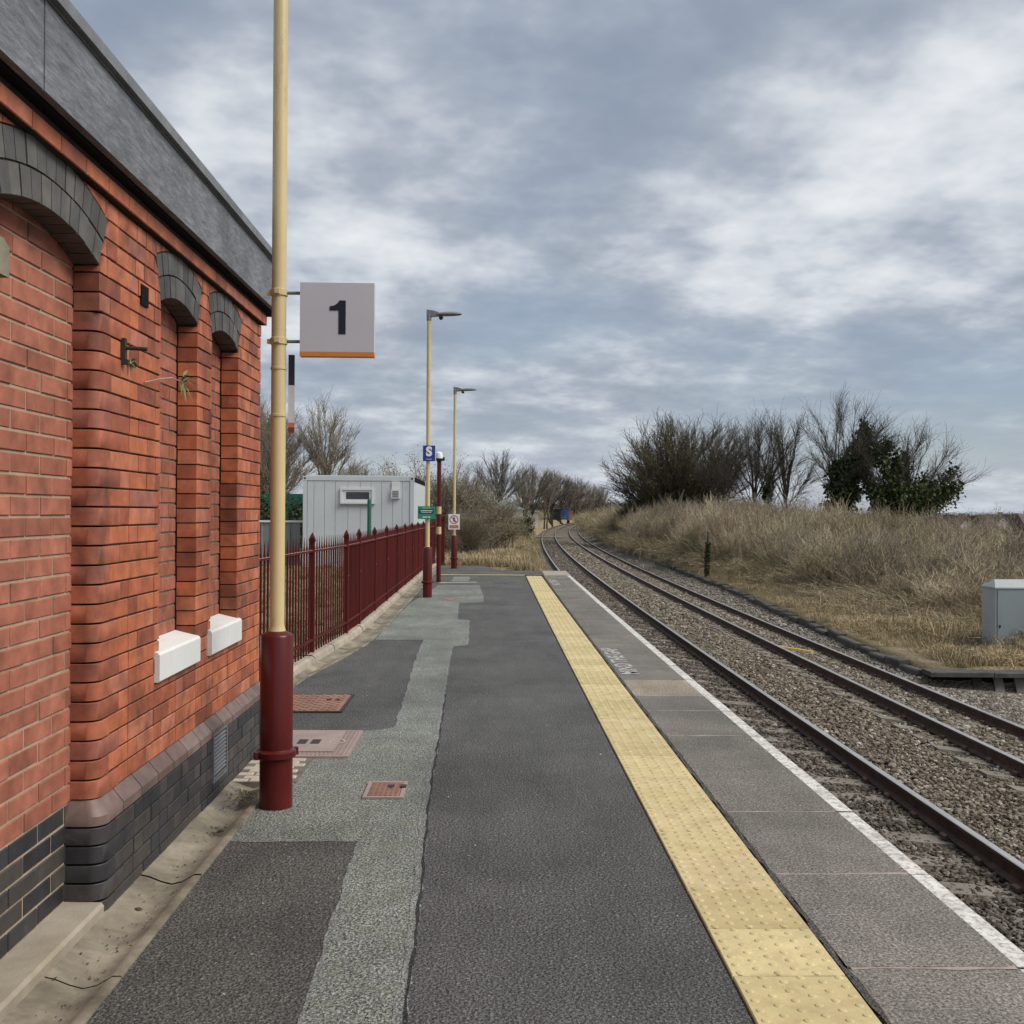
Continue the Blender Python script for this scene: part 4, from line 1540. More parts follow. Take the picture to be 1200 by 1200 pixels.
# plinth of dark brick with a bevelled course
XP = -1.508
PY0, PY1 = 4.06, YE + 0.03
MB().box(-1.80, XP - 0.007, PY0 + 0.06, PY1 - 0.006, -0.03, 0.375).build('plinth_core', M['dark_mortar'], bld)
pc = 0.0735
for c in range(5):
    z0 = -0.012 + c * pc
    z1 = z0 + pc - 0.008
    L_ = 0.235 if c % 2 else 0.13
    key = ('p', L_)
    if key not in BN:
        BN[key] = bull_mesh(L_ - 0.004, z1 - z0, XP + 0.001, XR - 0.02, PY0, 0.062, 'dark_brick')
    link('bullnose_plinth_brick', BN[key], bld, (0, rng.uniform(-.002, .002), (z0 + z1) / 2))
    for (a, b) in fill(PY0 + L_, PY1, c, fr_, 0.228, 0.112):
        if 5.66 < (a + b) / 2 < 5.96 and 0.10 < z0 < 0.30:
            if a < 5.66:
                b = 5.66
            elif b > 5.96:
                a = 5.96
            else:
                continue
        elif a < 5.66 < b and 0.10 < z0 < 0.30:
            b = 5.66
        elif a < 5.96 < b and 0.10 < z0 < 0.30:
            a = 5.96
        w = round((b - a - 0.008) * 250) / 250
        if w < 0.015:
            continue
        link('plinth_brick', brick_mesh(w, z1 - z0, 0.09, 'dark_brick'), bld, (XP + rng.uniform(-.002, .002), (a + b) / 2, (z0 + z1) / 2))
# bevel bricks
BV = None
y = PY0
i = 0
while y < PY1 - 0.02:
    w = 0.226
    b = min(y + w, PY1)
    z_lo, z_mid, z_hi = 0.356, 0.392, ZW0 - 0.004
    if i == 0:
        rad = 0.062
        pts = []
        for k in range(8):
            a = -math.pi / 2 + (math.pi / 2) * k / 7
            pts.append((XP - rad + rad * math.cos(a), y + rad + rad * math.sin(a)))
        mb = MB()
        outer = [(XR - 0.02, y)] + pts + [(XP, b - 0.004)]
        r2 = 0.04
        inner = [(XR - 0.02, 4.103)]
        for k in range(8):
            a = -math.pi / 2 + (math.pi / 2) * k / 7
            inner.append((XF - 0.004 - r2 + r2 * math.cos(a), 4.103 + r2 + r2 * math.sin(a)))
        inner.append((XF - 0.004, b - 0.004))
        n = len(outer)
        vs_ = [(*p, z_lo) for p in outer] + [(*p, z_mid) for p in outer] + [(*p, z_hi) for p in inner]
        fs = [(k, k + 1, n + k + 1, n + k) for k in range(n - 1)] + [(n + k, n + k + 1, 2 * n + k + 1, 2 * n + k) for k in range(n - 1)] + [(n - 1, -0 + n - 1, 2 * n - 1, 3 * n - 1)][:0]
        mb.add(vs_, fs)
        mb.add([(XP, b - 0.004, z_lo), (XP, b - 0.004, z_mid), (XF - 0.004, b - 0.004, z_hi), (XF - 0.004, b - 0.004, z_lo)], [(0, 3, 2, 1)])
        mb.build('bevel_brick', M['bevel_brick'], bld, True)
    else:
        mb = MB().prism([(XF - 0.03, z_lo), (XP, z_lo), (XP, z_mid), (XF - 0.004, z_hi), (XF - 0.03, z_hi)], 'y', y + 0.004, b - 0.004)
        mb.build('bevel_brick', M['bevel_brick'], bld)
    y = b
    i += 1

# white painted sills
for a, b in ((4.80, 5.474), (5.70, 6.385)):
    mb = MB().prism([(-1.66, 0.80), (-1.532, 0.80), (-1.527, 0.806), (-1.527, 0.926), (-1.536, 0.938), (-1.66, 0.968)], 'y', a, b)
    sill_o = mb.build('window_sill', M['white_paint'], bld)
# air grille
g = MB()
g.box(XP - 0.05, XP - 0.018, 5.665, 5.955, 0.105, 0.365)
gr = g.build('air_grille', M['soffit'], bld)
f = MB()
f.box(XP - 0.02, XP + 0.006, 5.662, 5.678, 0.10, 0.37).box(XP - 0.02, XP + 0.006, 5.942, 5.958, 0.10, 0.37).box(XP - 0.02, XP + 0.0055, 5.678, 5.942, 0.10, 0.112).box(XP - 0.02, XP + 0.0055, 5.678, 5.942, 0.358, 0.37)
f.build('grille_frame', M['lead_trim'], gr)
sm = MB().prism([(XP - 0.018, 0.0), (XP - 0.016, 0.004), (XP + 0.004, -0.010), (XP + 0.002, -0.014)], 'y', 5.678, 5.942).mesh('slat', M['lead_trim'])
for k in range(11):
    link('slat', sm, gr, (0, 0, 0.130 + k * 0.0215))
# step under the blocked doorway
MB().prism([(XR - 0.02, -0.03), (-1.506, -0.03), (-1.504, 0.045), (-1.515, 0.058), (XR - 0.02, 0.062)], 'y', Y0B + .3, PY0 + 0.005).build('threshold_step', M['concrete'], bld)
# corbel stone, little square hole, hinge pintle
MB().prism([(3.02, 2.285), (3.12, 2.30), (3.20, 2.335), (3.235, 2.36), (3.245, 2.362), (3.40, 2.362), (3.40, 2.46), (3.36, 2.483), (3.02, 2.483)], 'x', XR - 0.02, XR + 0.075).build('corbel_stone', M['corbel_stone'], bld)
MB().box(XF - 0.02, XF + 0.0065, 4.57, 4.665, 2.515, 2.605).build('socket_hole', M['soffit'], bld)
hk = MB().box(XF - 0.004, XF + 0.018, 4.335, 4.36, 2.215, 2.325)
hk.box(XF + 0.018, XF + 0.03, 4.335, 4.36, 2.215, 2.235).bar((XF + 0.012, 4.348, 2.285), (XF + 0.105, 4.352, 2.281), 0.0085)
hk.build('hinge_pintle', M['iron'], bld)
# oversailing course
y = Y0B
while y < YE + 0.03:
    b = min(y + 0.228, YE + 0.035)
    if b - y > 0.03:
        link('cornice_brick', brick_mesh(round((b - y - 0.008) * 250) / 250, 0.062, 0.14, 'brick'), bld, (XF + 0.033, (y + b) / 2, 2.894))
    y = b
MB().box(-1.8, XF + 0.026, Y0B, YE + 0.026, 2.863, 2.95).build('cornice_core', M['dark_mortar'], bld)
# eaves: soffit, weathered fascia boards, lead trim, roof
XA = -1.452
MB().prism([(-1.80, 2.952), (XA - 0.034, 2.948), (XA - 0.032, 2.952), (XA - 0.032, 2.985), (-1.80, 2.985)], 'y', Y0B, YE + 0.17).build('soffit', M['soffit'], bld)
for a, b in ((Y0B, 3.352), (3.358, 5.688), (5.694, YE + 0.16)):
    MB().box(XA - 0.03, XA + rng.uniform(-.002, .002), a, b, 2.962, 3.258).build('fascia_board', M['fascia'], bld)
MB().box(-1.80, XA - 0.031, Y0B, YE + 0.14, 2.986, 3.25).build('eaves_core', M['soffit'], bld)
MB().prism([(XA - 0.05, 3.262), (XA + 0.004, 3.262), (XA + 0.004, 3.272), (XA + 0.028, 3.272), (XA + 0.028, 3.318), (XA - 0.05, 3.324)], 'y', Y0B, YE + 0.17).build('roof_trim', M['lead_trim'], bld)
MB().prism([(-6.4, 3.25), (XA - 0.051, 3.25), (XA - 0.051, 3.322), (-3.9, 3.42), (-6.4, 3.322)], 'y', Y0B, YE + 0.165).build('roof', M['lead_trim'], bld)

# weeds rooted in the wall joints
for lab, (bx, by, bz), L_, n in (('small green weed tuft growing from the joints beside the iron hinge', (XF + 0.005, 4.43, 2.235), 0.05, 14),
                                 ('trailing weed with a spiky green head hanging before the first blind window', (XF + 0.005, 4.62, 2.175), 0.10, 16)):
    o = thing('wall_weed', lab, 'weed', (bx, by, bz))
    mb = MB()
    head = Vector((0, 0, 0))
    if n == 16:
        pts = [Vector((0, 0, 0)), Vector((0.02, 0.15, 0.035)), Vector((0.03, 0.30, 0.06)), Vector((0.04, 0.42, 0.055))]
        st_ = MB()
        for p, q in zip(pts[:-1], pts[1:]):
            st_.bar(p, q, 0.0028, 5)
        st_.build('stem', M['twig_pale'], o)
        head = pts[-1]
    for k in range(n):
        d = Vector((abs(rng.gauss(0.5, 0.4)), rng.gauss(0, 0.8), rng.gauss(0.1, 0.7))).normalized() * L_ * rng.uniform(0.6, 1.1)
        side = d.cross(Vector((0.3, 0.2, 1))).normalized() * 0.007
        m_ = head + d * 0.5
        tip = head + d + Vector((0, 0, -0.3 * L_))
        mb.add([head, m_ + side, tip, m_ - side], [(0, 1, 2, 3)])
    mb.build('leaves', M['weed_leaf'], o)

# ================================================================== lamp posts
def lamp_post(label, x, y, top, seams=()):
    o = thing('lamp_post', label, 'lamp post', (x, y, 0), group='platform lamp posts')
    r = 0.088
    base = MB().lathe([(r, -0.02), (r, 0.262), (r + 0.006, 0.268), (r + 0.018, 0.275), (r + 0.018, 0.305), (r + 0.006, 0.312), (r, 0.318), (r, 0.925), (r - 0.006, 0.936), (r - 0.03, 0.946), (0.044, 0.955)], 28).build('base_column', M['maroon_paint'], o, True)
    for a in (0.6, 3.74):
        MB().box(-0.016, 0.016, -0.012, 0.014, -0.02, 0.02).build('clamp_lug', M['maroon_paint'], base, loc=((r + 0.02) * math.cos(a), (r + 0.02) * math.sin(a), 0.29), rot=(0, 0, a))
    MB().lathe([(0.047, 0.952), (0.042, 0.97), (0.0395, 0.99), (0.0385, top - 0.12)], 24).build('pole', M['cream_paint'], o, True)
    cap = MB().lathe([(0.046, top - 0.13), (0.046, top - 0.01), (0.036, top)], 20).build('pole_cap', M['lamp_grey'], o, True)
    # lantern on a short wedge bracket
    lan = MB()
    lan.prism([(-0.045, -0.02), (0.05, -0.03), (0.30, -0.005), (0.24, 0.035), (0.08, 0.085), (-0.045, 0.10)], 'y', -0.04, 0.04)
    b = lan.build('bracket', M['lamp_grey'], o, loc=(0, 0, top - 0.03))
    hd = MB()
    secs = [(0.14, 0.05, 0.02), (0.20, 0.085, 0.04), (0.32, 0.105, 0.052), (0.48, 0.10, 0.047), (0.58, 0.07, 0.034), (0.615, 0.03, 0.012)]
    vs_, fs = [], []
    n = 14
    for (sx, hw, hh) in secs:
        for k in range(n):
            a = 2 * math.pi * k / n
            zz = hh * math.sin(a)
            vs_.append((sx, hw * math.cos(a), 0.012 + (zz if zz > 0 else zz * 0.6) + (sx - 0.14) * 0.03))
    for i in range(len(secs) - 1):
        for k in range(n):
            fs.append((i * n + k, i * n + (k + 1) % n, (i + 1) * n + (k + 1) % n, (i + 1) * n + k))
    fs += [tuple(range(n)), tuple(range((len(secs) - 1) * n, len(secs) * n))[::-1]]
    hd.add(vs_, [f[::-1] for f in fs])
    hd.build('lantern', M['lamp_grey'], o, True, loc=(0, 0, top - 0.03))
    MB().lathe([(0.042, 0.0), (0.042, -0.02), (0.034, -0.045), (0.015, -0.06)], 14).build('sensor', M['black_plastic'], o, True, loc=(0.225, 0, top - 0.055))
    for sz in seams:
        MB().lathe([(0.0425, sz - 0.012), (0.044, sz), (0.0425, sz + 0.012)], 20).build('strap', M['cream_paint'], o, True)
    return o


LP = (-1.145, 5.58)
lamp_post('tall cream lamp post with maroon base standing beside the brick building', LP[0], LP[1], 5.32, ())
lamp_post('cream and maroon lamp post carrying the blue S sign', -1.15, 19.3, 5.34)
lamp_post('farthest cream and maroon lamp post carrying the red and white prohibition sign', -0.99, 29.3, 5.12)

# number sign
sg = thing('platform_number_sign', 'square white platform number sign with black 1 on the near post', 'sign', (LP[0], LP[1], 0))
sx0, sx1, sz0, sz1 = 0.118, 0.518, 2.44, 2.838
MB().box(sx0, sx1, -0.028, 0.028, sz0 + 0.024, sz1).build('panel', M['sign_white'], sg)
MB().box(sx0 - 0.0005, sx1 + 0.0005, -0.0285, 0.0285, sz0, sz0 + 0.0235).build('coloured_edge', M['sign_orange'], sg)
cx, cz, u = (sx0 + sx1) / 2 + 0.003, (sz0 + sz1) / 2 + 0.012, 0.182
pts = [(0.24, -0.5), (0.24, 0.5), (0.05, 0.5), (0.0, 0.42), (-0.10, 0.35), (-0.235, 0.325), (-0.235, 0.20), (0.03, 0.20), (0.03, -0.5)]
n1_ = [(cx + a * u, cz + b * u) for a, b in pts]
MB().prism([n1_[8], n1_[0], n1_[1], n1_[2], n1_[3], n1_[4], n1_[5], n1_[6], n1_[7]], 'y', -0.0300, -0.0282).build('numeral', M['sign_navy'], sg)
for z in (2.785, 2.522):
    MB().bar((0.04, 0, z), (sx0 + 0.01, 0, z), 0.009, 10).build('arm', M['lamp_grey'], sg, True)
    cl = MB().lathe([(0.0392, z - 0.02), (0.046, z - 0.016), (0.046, z + 0.016), (0.0392, z + 0.02)], 20).build('clamp', M['cream_paint'], sg, True)
    MB().box(-0.012, 0.012, -0.062, -0.044, z - 0.012, z + 0.012).build('clamp_bolt', M['cream_paint'], cl)
    MB().box(-0.062, -0.044, -0.012, 0.012, z - 0.012, z + 0.012).build('clamp_bolt', M['cream_paint'], cl)
# direction sign, seen almost edge-on, on the same post
ang = math.atan2(0.071 + LP[0], LP[1])
sg2 = thing('edge_on_sign', 'slim sign seen edge-on with dark top and white lower part on near post', 'sign', (LP[0] + 0.064, LP[1] + 0.03, 0), -ang)
MB().box(-0.017, 0.017, 0.0, 0.42, 2.29, 2.455).build('upper_panel', M['sign_navy'], sg2)
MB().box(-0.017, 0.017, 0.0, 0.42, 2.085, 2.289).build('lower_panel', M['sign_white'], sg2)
MB().box(-0.0175, 0.0175, 0.0, 0.42, 2.06, 2.084).build('coloured_edge', M['container_orange'], sg2)
for z in (2.375, 2.12):
    MB().lathe([(0.0392, -0.008), (0.043, -0.006), (0.043, 0.006), (0.0392, 0.008)], 20).build('strap', M['cream_paint'], sg2, True, loc=(-0.064 * math.cos(ang) - 0.03 * math.sin(-ang) * -1 * -1, 0.064 * math.sin(ang) * -1 - 0.03, z))

# S sign and green sign
s1 = thing('stop_sign', 'small blue square sign with white S on lamp post', 'sign', (-1.15, 19.3 - 0.062, 0))
MB().box(-0.095, 0.135, -0.004, 0.004, 2.56, 2.855).build('panel', M['sign_blue'], s1)
link('lettering', text_mesh('S', 0.235, M['cctv_white'], 0.0008, 0.012), s1, (0.02, -0.0055, 2.735), (R(90), 0, 0))
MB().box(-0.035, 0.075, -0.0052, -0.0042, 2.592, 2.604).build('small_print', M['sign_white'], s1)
s2 = thing('notice_sign', 'green rectangular notice with dark panel on lamp post near maroon fence', 'sign', (-1.15, 19.3 - 0.062, 0))
MB().box(-0.185, 0.145, -0.004, 0.004, 1.475, 1.715).build('panel', M['sign_green'], s2)
MB().box(-0.165, 0.115, -0.0055, -0.0042, 1.575, 1.665).build('dark_panel', M['sign_dark_green'], s2)
MB().box(-0.10, 0.05, -0.0055, -0.0042, 1.672, 1.692).build('lime_print', M['sign_lime'], s2)
for (a, b, z, h) in ((-0.13, 0.09, 1.625, 0.016), (-0.115, 0.07, 1.597, 0.011), (-0.09, -0.015, 1.500, 0.022), (0.0, 0.05, 1.500, 0.022)):
    x = a
    while x < b:
        w = rng.uniform(0.012, 0.03)
        MB().box(x, min(x + w, b), -0.0066, -0.0057, z, z + h).build('print', M['cctv_white'], s2)
        x += w + 0.006
s3 = thing('prohibition_sign', 'white sign with red ring and crossed-out walker on farthest lamp post', 'sign', (-0.99, 29.3 - 0.108, 0))
MB().box(-0.16, 0.16, -0.004, 0.004, 1.12, 1.555).build('panel', M['cctv_white'], s3)
rg = MB()
for k in range(28):
    a0_, a1_ = 2 * math.pi * k / 28, 2 * math.pi * (k + 1) / 28
    rg.add([(r * math.cos(a) - 0.005, -0.006, 1.40 + r * math.sin(a)) for r, a in ((0.125, a0_), (0.125, a1_), (0.102, a1_), (0.102, a0_))], [(0, 1, 2, 3)])
rg.add([(-0.005 + p[0], -0.0075, 1.40 + p[1]) for p in ((-0.085, 0.07), (-0.07, 0.085), (0.085, -0.07), (0.07, -0.085))], [(0, 1, 2, 3)])
rg.build('ring', M['sign_red'], s3)
wk = MB()
wk.lathe([(0.001, -0.016), (0.012, -0.012), (0.016, 0), (0.012, 0.012), (0.001, 0.016)], 10, (0.0, -0.0045, 1.475))
for p, q, r in (((0, 1.455), (-0.005, 1.385), 0.017), ((-0.005, 1.39), (0.035, 1.32), 0.011), ((-0.005, 1.39), (-0.04, 1.325), 0.011), ((0, 1.45), (0.04, 1.40), 0.008), ((0, 1.45), (-0.035, 1.405), 0.008)):
    d = Vector((q[0] - p[0], q[1] - p[1])).normalized()
    nx, nz = -d.y * r, d.x * r
    wk.add([(p[0] + nx, -0.0062, p[1] + nz), (p[0] - nx, -0.0062, p[1] - nz), (q[0] - nx * .6, -0.0062, q[1] - nz * .6), (q[0] + nx * .6, -0.0062, q[1] + nz * .6)], [(0, 1, 2, 3)])
wk.build('walker_symbol', M['sign_navy'], s3)
MB().box(-0.135, 0.125, -0.0055, -0.0042, 1.15, 1.245).build('red_panel', M['sign_pink'], s3)

# camera pole
cp = thing('camera_pole', 'maroon pole with cream bands and a dome camera on top', 'camera pole', (-1.15, 23.6, 0))
MB().lathe([(0.054, -0.02), (0.054, 1.10)], 18).build('pole', M['maroon_paint'], cp, True)
MB().lathe([(0.056, 1.10), (0.056, 1.27)], 18).build('band', M['cream_paint'], cp, True)
MB().lathe([(0.054, 1.27), (0.054, 1.565)], 18).build('pole', M['maroon_paint'], cp, True)
MB().lathe([(0.056, 1.565), (0.056, 1.735)], 18).build('band', M['cream_paint'], cp, True)
MB().lathe([(0.052, 1.735), (0.050, 2.80)], 18).build('pole', M['maroon_paint'], cp, True)
MB().lathe([(0.03, 2.76), (0.06, 2.775), (0.078, 2.81), (0.078, 2.84)], 18).build('lens_dome', M['black_plastic'], cp, True, loc=(0.0, -0.03, 0))
MB().lathe([(0.08, 2.842), (0.083, 2.90), (0.072, 2.965), (0.04, 2.99), (0.005, 2.995)], 18).build('housing', M['cctv_white'], cp, True, loc=(0.0, -0.03, 0))
MB().box(0.06, 0.125, -0.03, 0.03, 2.79, 2.87).build('junction_box', M['black_plastic'], cp)

# ================================================================== maroon bar fence
fence = thing('bar_fence', 'long maroon vertical bar fence with spiked tops along the platform back', 'fence', (0, 0, 0))
barm = MB()
barm.lathe([(0.0105, 0.0), (0.0105, 1.07), (0.0115, 1.085), (0.0115, 1.12), (0.008, 1.14), (0.0015, 1.245)], 7)
barm = barm.mesh('fence_bar', M['fence_paint'], True)
postm = MB()
postm.box(-0.026, 0.026, -0.026, 0.026, 0.0, 1.235)
postm.prism([(-0.034, 1.2), (0.034, 1.2), (0.034, 1.225), (-0.034, 1.225)], 'y', -0.034, 0.034)
postm.add([(-0.03, -0.03, 1.2352), (0.03, -0.03, 1.2352), (0.03, 0.03, 1.2352), (-0.03, 0.03, 1.2352), (0, 0, 1.30)], [(0, 1, 4), (1, 2, 4), (2, 3, 4), (3, 0, 4)])
postm = postm.mesh('post', M['fence_paint'])
posts = [7.4, 8.7, 11.08, 12.85, 13.95, 15.8, 17.6, 19.5, 21.4, 23.3, 25.2, 27.1, 29.0, 30.55]
for y in posts:
    p_ = link('post', postm, fence, (fence_x(y), y, 0.08))
    MB().bar((0.026, 0, 0.72), (0.034, 0, 0.72), 0.010, 8).build('bolt', M['lamp_grey'], p_)
y = 7.52
while y < 30.5:
    if min(abs(y - q) for q in posts) > 0.055:
        link('fence_bar', barm, fence, (fence_x(y), y, 0.085 + rng.uniform(-.004, .004)), (0, 0, rng.uniform(0, 1)))
    y += 0.118
for a, b in zip(posts[:-1], posts[1:]):
    for z, mt in ((1.175, True), (0.22, False)):
        x0, x1 = fence_x(a), fence_x(b)
        mb = MB()
        zt = z + 0.012
        dz0, dz1 = rng.uniform(-.008, .008), rng.uniform(-.008, .008)
        d = Vector((x1 - x0, b - a)).normalized()
        nx, ny = d.y * 0.021, -d.x * 0.021
        p0, p1 = (x0 + d.x * .026, a + d.y * .026), (x1 - d.x * .026, b - d.y * .026)
        vs_ = [(p0[0] + nx, p0[1] + ny, z - .010), (p0[0] - nx, p0[1] - ny, z - .010), (p1[0] - nx, p1[1] - ny, z - .010), (p1[0] + nx, p1[1] + ny, z - .010),
               (p0[0] + nx, p0[1] + ny, zt), (p0[0] - nx, p0[1] - ny, zt), (p1[0] - nx, p1[1] - ny, zt), (p1[0] + nx, p1[1] + ny, zt)]
        mb.add(vs_, [(0, 1, 2, 3), (0, 4, 5, 1), (1, 5, 6, 2), (2, 6, 7, 3), (3, 7, 4, 0)], 0)
        mb.add([vs_[4], vs_[5], vs_[6], vs_[7]], [(3, 2, 1, 0)], 1)
        mb.build('fence_rail', [M['fence_paint'], M['rail_top_paint'] if mt else M['fence_paint']], fence)
gp = thing('gate_pier', 'square maroon pier closing the end of the bar fence', 'gate pier', (-1.42, 31.3, 0))
MB().box(-0.075, 0.075, -0.075, 0.075, -0.08, 1.38).build('shaft', M['fence_paint'], gp)
MB().prism([(-0.10, 1.381), (0.10, 1.381), (0.07, 1.44), (-0.07, 1.44)], 'y', -0.10, 0.10).build('cap', M['fence_paint'], gp)

# ================================================================== cabin and yard
cb = thing('portable_cabin', 'pale grey portable cabin with narrow window behind the maroon fence', 'cabin', (-5.42, 30, -0.02))
W, D, H = 3.22, 5.4, 2.66
b0 = MB().box(0.03, W - 0.03, 0.03, D - 0.03, 0.12, H - 0.12).build('wall_core', M['cabin_grey'], cb)
xs_ = [0.12, 0.31, 0.62, 0.93, 1.30, 1.66, 1.97, 2.28, 2.60, 2.88, W - 0.12]
for a, b in zip(xs_[:-1], xs_[1:]):
    MB().box(a + 0.006, b - 0.006, 0.012, 0.0295, 0.14, H - 0.145).build('wall_panel', M['cabin_grey'], cb)
ysx = np.linspace(0.12, D - 0.12, 14)
for a, b in zip(ysx[:-1], ysx[1:]):
    MB().box(W - 0.0295, W - 0.012, a + 0.02, b - 0.02, 0.14, H - 0.145).build('wall_panel', M['cabin_grey'], cb)
for (x, y) in ((0.05, 0.05), (W - 0.05, 0.05), (W - 0.05, D - 0.05), (0.05, D - 0.05)):
    MB().box(x - 0.055, x + 0.055, y - 0.055, y + 0.055, 0.0, H - 0.13).build('corner_post', M['cabin_grey'], cb)
    for zz in (H - 0.128, ):
        cc = MB().box(x - 0.06, x + 0.06, y - 0.06, y + 0.06, zz, H + 0.004).build('corner_casting', M['cabin_grey'], cb)
        if y < 1:
            MB().lathe([(0.03, 0.0), (0.03, 0.004)], 12).build('lifting_hole', M['soffit'], cc, loc=(x, y - 0.061, H - 0.06), rot=(R(90), 0, 0))
MB().box(0.112, W - 0.112, -0.002, 0.06, H - 0.125, H).build('top_rail', M['cabin_grey'], cb)
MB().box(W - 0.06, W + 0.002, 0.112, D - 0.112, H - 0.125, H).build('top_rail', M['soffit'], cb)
MB().box(0.112, W - 0.112, 0.0, 0.06, 0.0, 0.13).build('bottom_rail', M['cabin_grey'], cb)
MB().box(0.06, W - 0.06, 0.06, D - 0.06, H - 0.02, H + 0.03).build('roof', M['cabin_grey'], cb)
wn_ = MB()
x0, x1, z0, z1 = 1.08, 2.06, 1.86, 2.32
wn_.box(x0, x1, -0.045, 0.012, z0, z0 + 0.06).box(x0, x1, -0.045, 0.012, z1 - 0.06, z1).box(x0, x0 + 0.06, -0.045, 0.012, z0 + 0.06, z1 - 0.06).box(x1 - 0.06, x1, -0.045, 0.012, z0 + 0.06, z1 - 0.06)
wf = wn_.build('window', M['cabin_white'], cb)
MB().box(x0 + 0.06, x1 - 0.06, -0.012, 0.011, z0 + 0.06, z1 - 0.06).build('inner_frame', M['cabin_white'], wf)
MB().box(x0 + 0.17, x1 - 0.14, -0.016, -0.0125, z0 + 0.135, z1 - 0.12).build('pane', M['window_glass'], wf)
MB().box(x0 - 0.02, x1 + 0.02, -0.06, 0.0, z0 - 0.03, z0 - 0.001).build('sill', M['lamp_grey'], wf)
vb = MB().box(2.56, 2.82, -0.07, 0.011, 2.02, 2.28).build('vent', M['cabin_white'], cb)
for k in range(4):
    MB().box(2.60, 2.78, -0.082, -0.0705, 2.065 + k * 0.05, 2.09 + k * 0.05).build('louvre', M['lamp_grey'], vb)
MB().box(2.58, 2.80, -0.03, 0.011, 2.285, 2.52).build('duct', M['cabin_white'], cb)
# green post before the cabin, grey palisade, hedge and green screen behind
gpo = thing('green_post', 'round-topped dark green post standing before the cabin window', 'post', (-2.62, 22.5, -0.02))
MB().lathe([(0.045, 0), (0.045, 1.86), (0.038, 1.90), (0.02, 1.925), (0.002, 1.93)], 16).build('shaft', M['green_paint'], gpo, True)
MB().lathe([(0.06, 0), (0.06, 0.03)], 16).build('base_collar', M['green_paint'], gpo)
pf = thing('sheet_fence', 'grey corrugated sheet fence joining the left side of the cabin', 'fence', (-10.2, 30.4, 0))
for k in range(16):
    MB().prism([(0, 0), (0.05, 0.035), (0.22, 0.035), (0.27, 0), (0.27, 0.01), (0.225, 0.045), (0.045, 0.045), (0, 0.01)], 'z', 0, 1.28).build('sheet', M['grey_steel'], pf, loc=(k * 0.29, 0, 0))
MB().box(-0.05, 4.72, -0.02, 0.06, 1.281, 1.34).build('top_rail', M['cabin_white'], pf)


# ================================================================== vegetation
class Tree:
    """bare winter tree grown as tapering tubes"""

    def __init__(s, seed):
        s.r = random.Random(seed)
        s.seg = {0: [], 1: []}
        s.tips = []
        s.nodes = []

    def grow(s, p, d, L_, r, lev, maxlev, spec):
        n = max(2, spec['segs'][lev])
        part = 0 if lev == 0 else 1
        step = L_ / n
        kids = spec['kids'][lev] if lev < maxlev else 0
        start = spec['start'][lev] if lev < len(spec['start']) else 0.15
        rr = s.r
        for i in range(n):
            t0, t1 = i / n, (i + 1) / n
            w = spec['wob'][lev]
            d = (d + Vector((rr.gauss(0, w), rr.gauss(0, w), rr.gauss(0, w))) + Vector(spec.get('trop', (0, 0, 0.12))) * (0.5 if lev else 0.2)).normalized()
            q = p + d * step
            r0 = r * (1 - t0 * spec['taper'])
            r1 = r * (1 - t1 * spec['taper'])
            s.seg[part].append((p, q, max(r0, spec['rmin']), max(r1, spec['rmin'])))
            s.nodes.append((q, lev, r1))
            if kids and t1 > start:
                m_ = kids / (n * (1 - start))
                c = int(m_) + (1 if rr.random() < m_ - int(m_) else 0)
                for _ in range(c):
                    az = rr.uniform(0, 2 * math.pi)
                    an = rr.uniform(*spec['ang'][lev])
                    u = d.cross(Vector((0.3, 0.9, 0.2))).normalized()
                    w_ = d.cross(u)
                    nd = (d * math.cos(an) + (u * math.cos(az) + w_ * math.sin(az)) * math.sin(an)).normalized()
                    f = rr.uniform(*spec['len'][lev]) * (1 - 0.55 * t1 if lev == 0 else 1 - 0.4 * t1)
                    s.grow(p + (q - p) * rr.random(), nd, L_ * f, max(r1 * rr.uniform(0.45, 0.7), spec['rmin']), lev + 1, maxlev, spec)
            p = q
        s.tips.append(p)

    def mesh(s, part, mat, sides):
        sg_ = s.seg[part]
        if not sg_:
            return None
        p0 = np.array([q[0] for q in sg_])
        p1 = np.array([q[1] for q in sg_])
        r0 = np.array([q[2] for q in sg_])[:, None]
        r1 = np.array([q[3] for q in sg_])[:, None]
        d = p1 - p0
        d /= np.maximum(np.linalg.norm(d, axis=1, keepdims=True), 1e-6)
        ref = np.where(np.abs(d[:, 2:3]) < 0.9, np.array([[0, 0, 1.0]]), np.array([[1.0, 0, 0]]))
        u = np.cross(d, ref)
        u /= np.maximum(np.linalg.norm(u, axis=1, keepdims=True), 1e-6)
        w = np.cross(d, u)
        vs_ = []
        for k in range(sides):
            a = 2 * math.pi * k / sides
            o_ = u * math.cos(a) + w * math.sin(a)
            vs_.append(np.stack([p0 + o_ * r0, p1 + o_ * r1], 1))
        V = np.stack(vs_, 1)                     # N, sides, 2, 3
        n = len(sg_)
        base = np.arange(n)[:, None] * sides * 2
        F = []
        for k in range(sides):
            k2 = (k + 1) % sides
            F.append(np.stack([base[:, 0] + k * 2, base[:, 0] + k2 * 2, base[:, 0] + k2 * 2 + 1, base[:, 0] + k * 2 + 1], 1))
        return raw_mesh('branches', V.reshape(-1, 3), [np.concatenate(F)], M[mat], smooth=True)


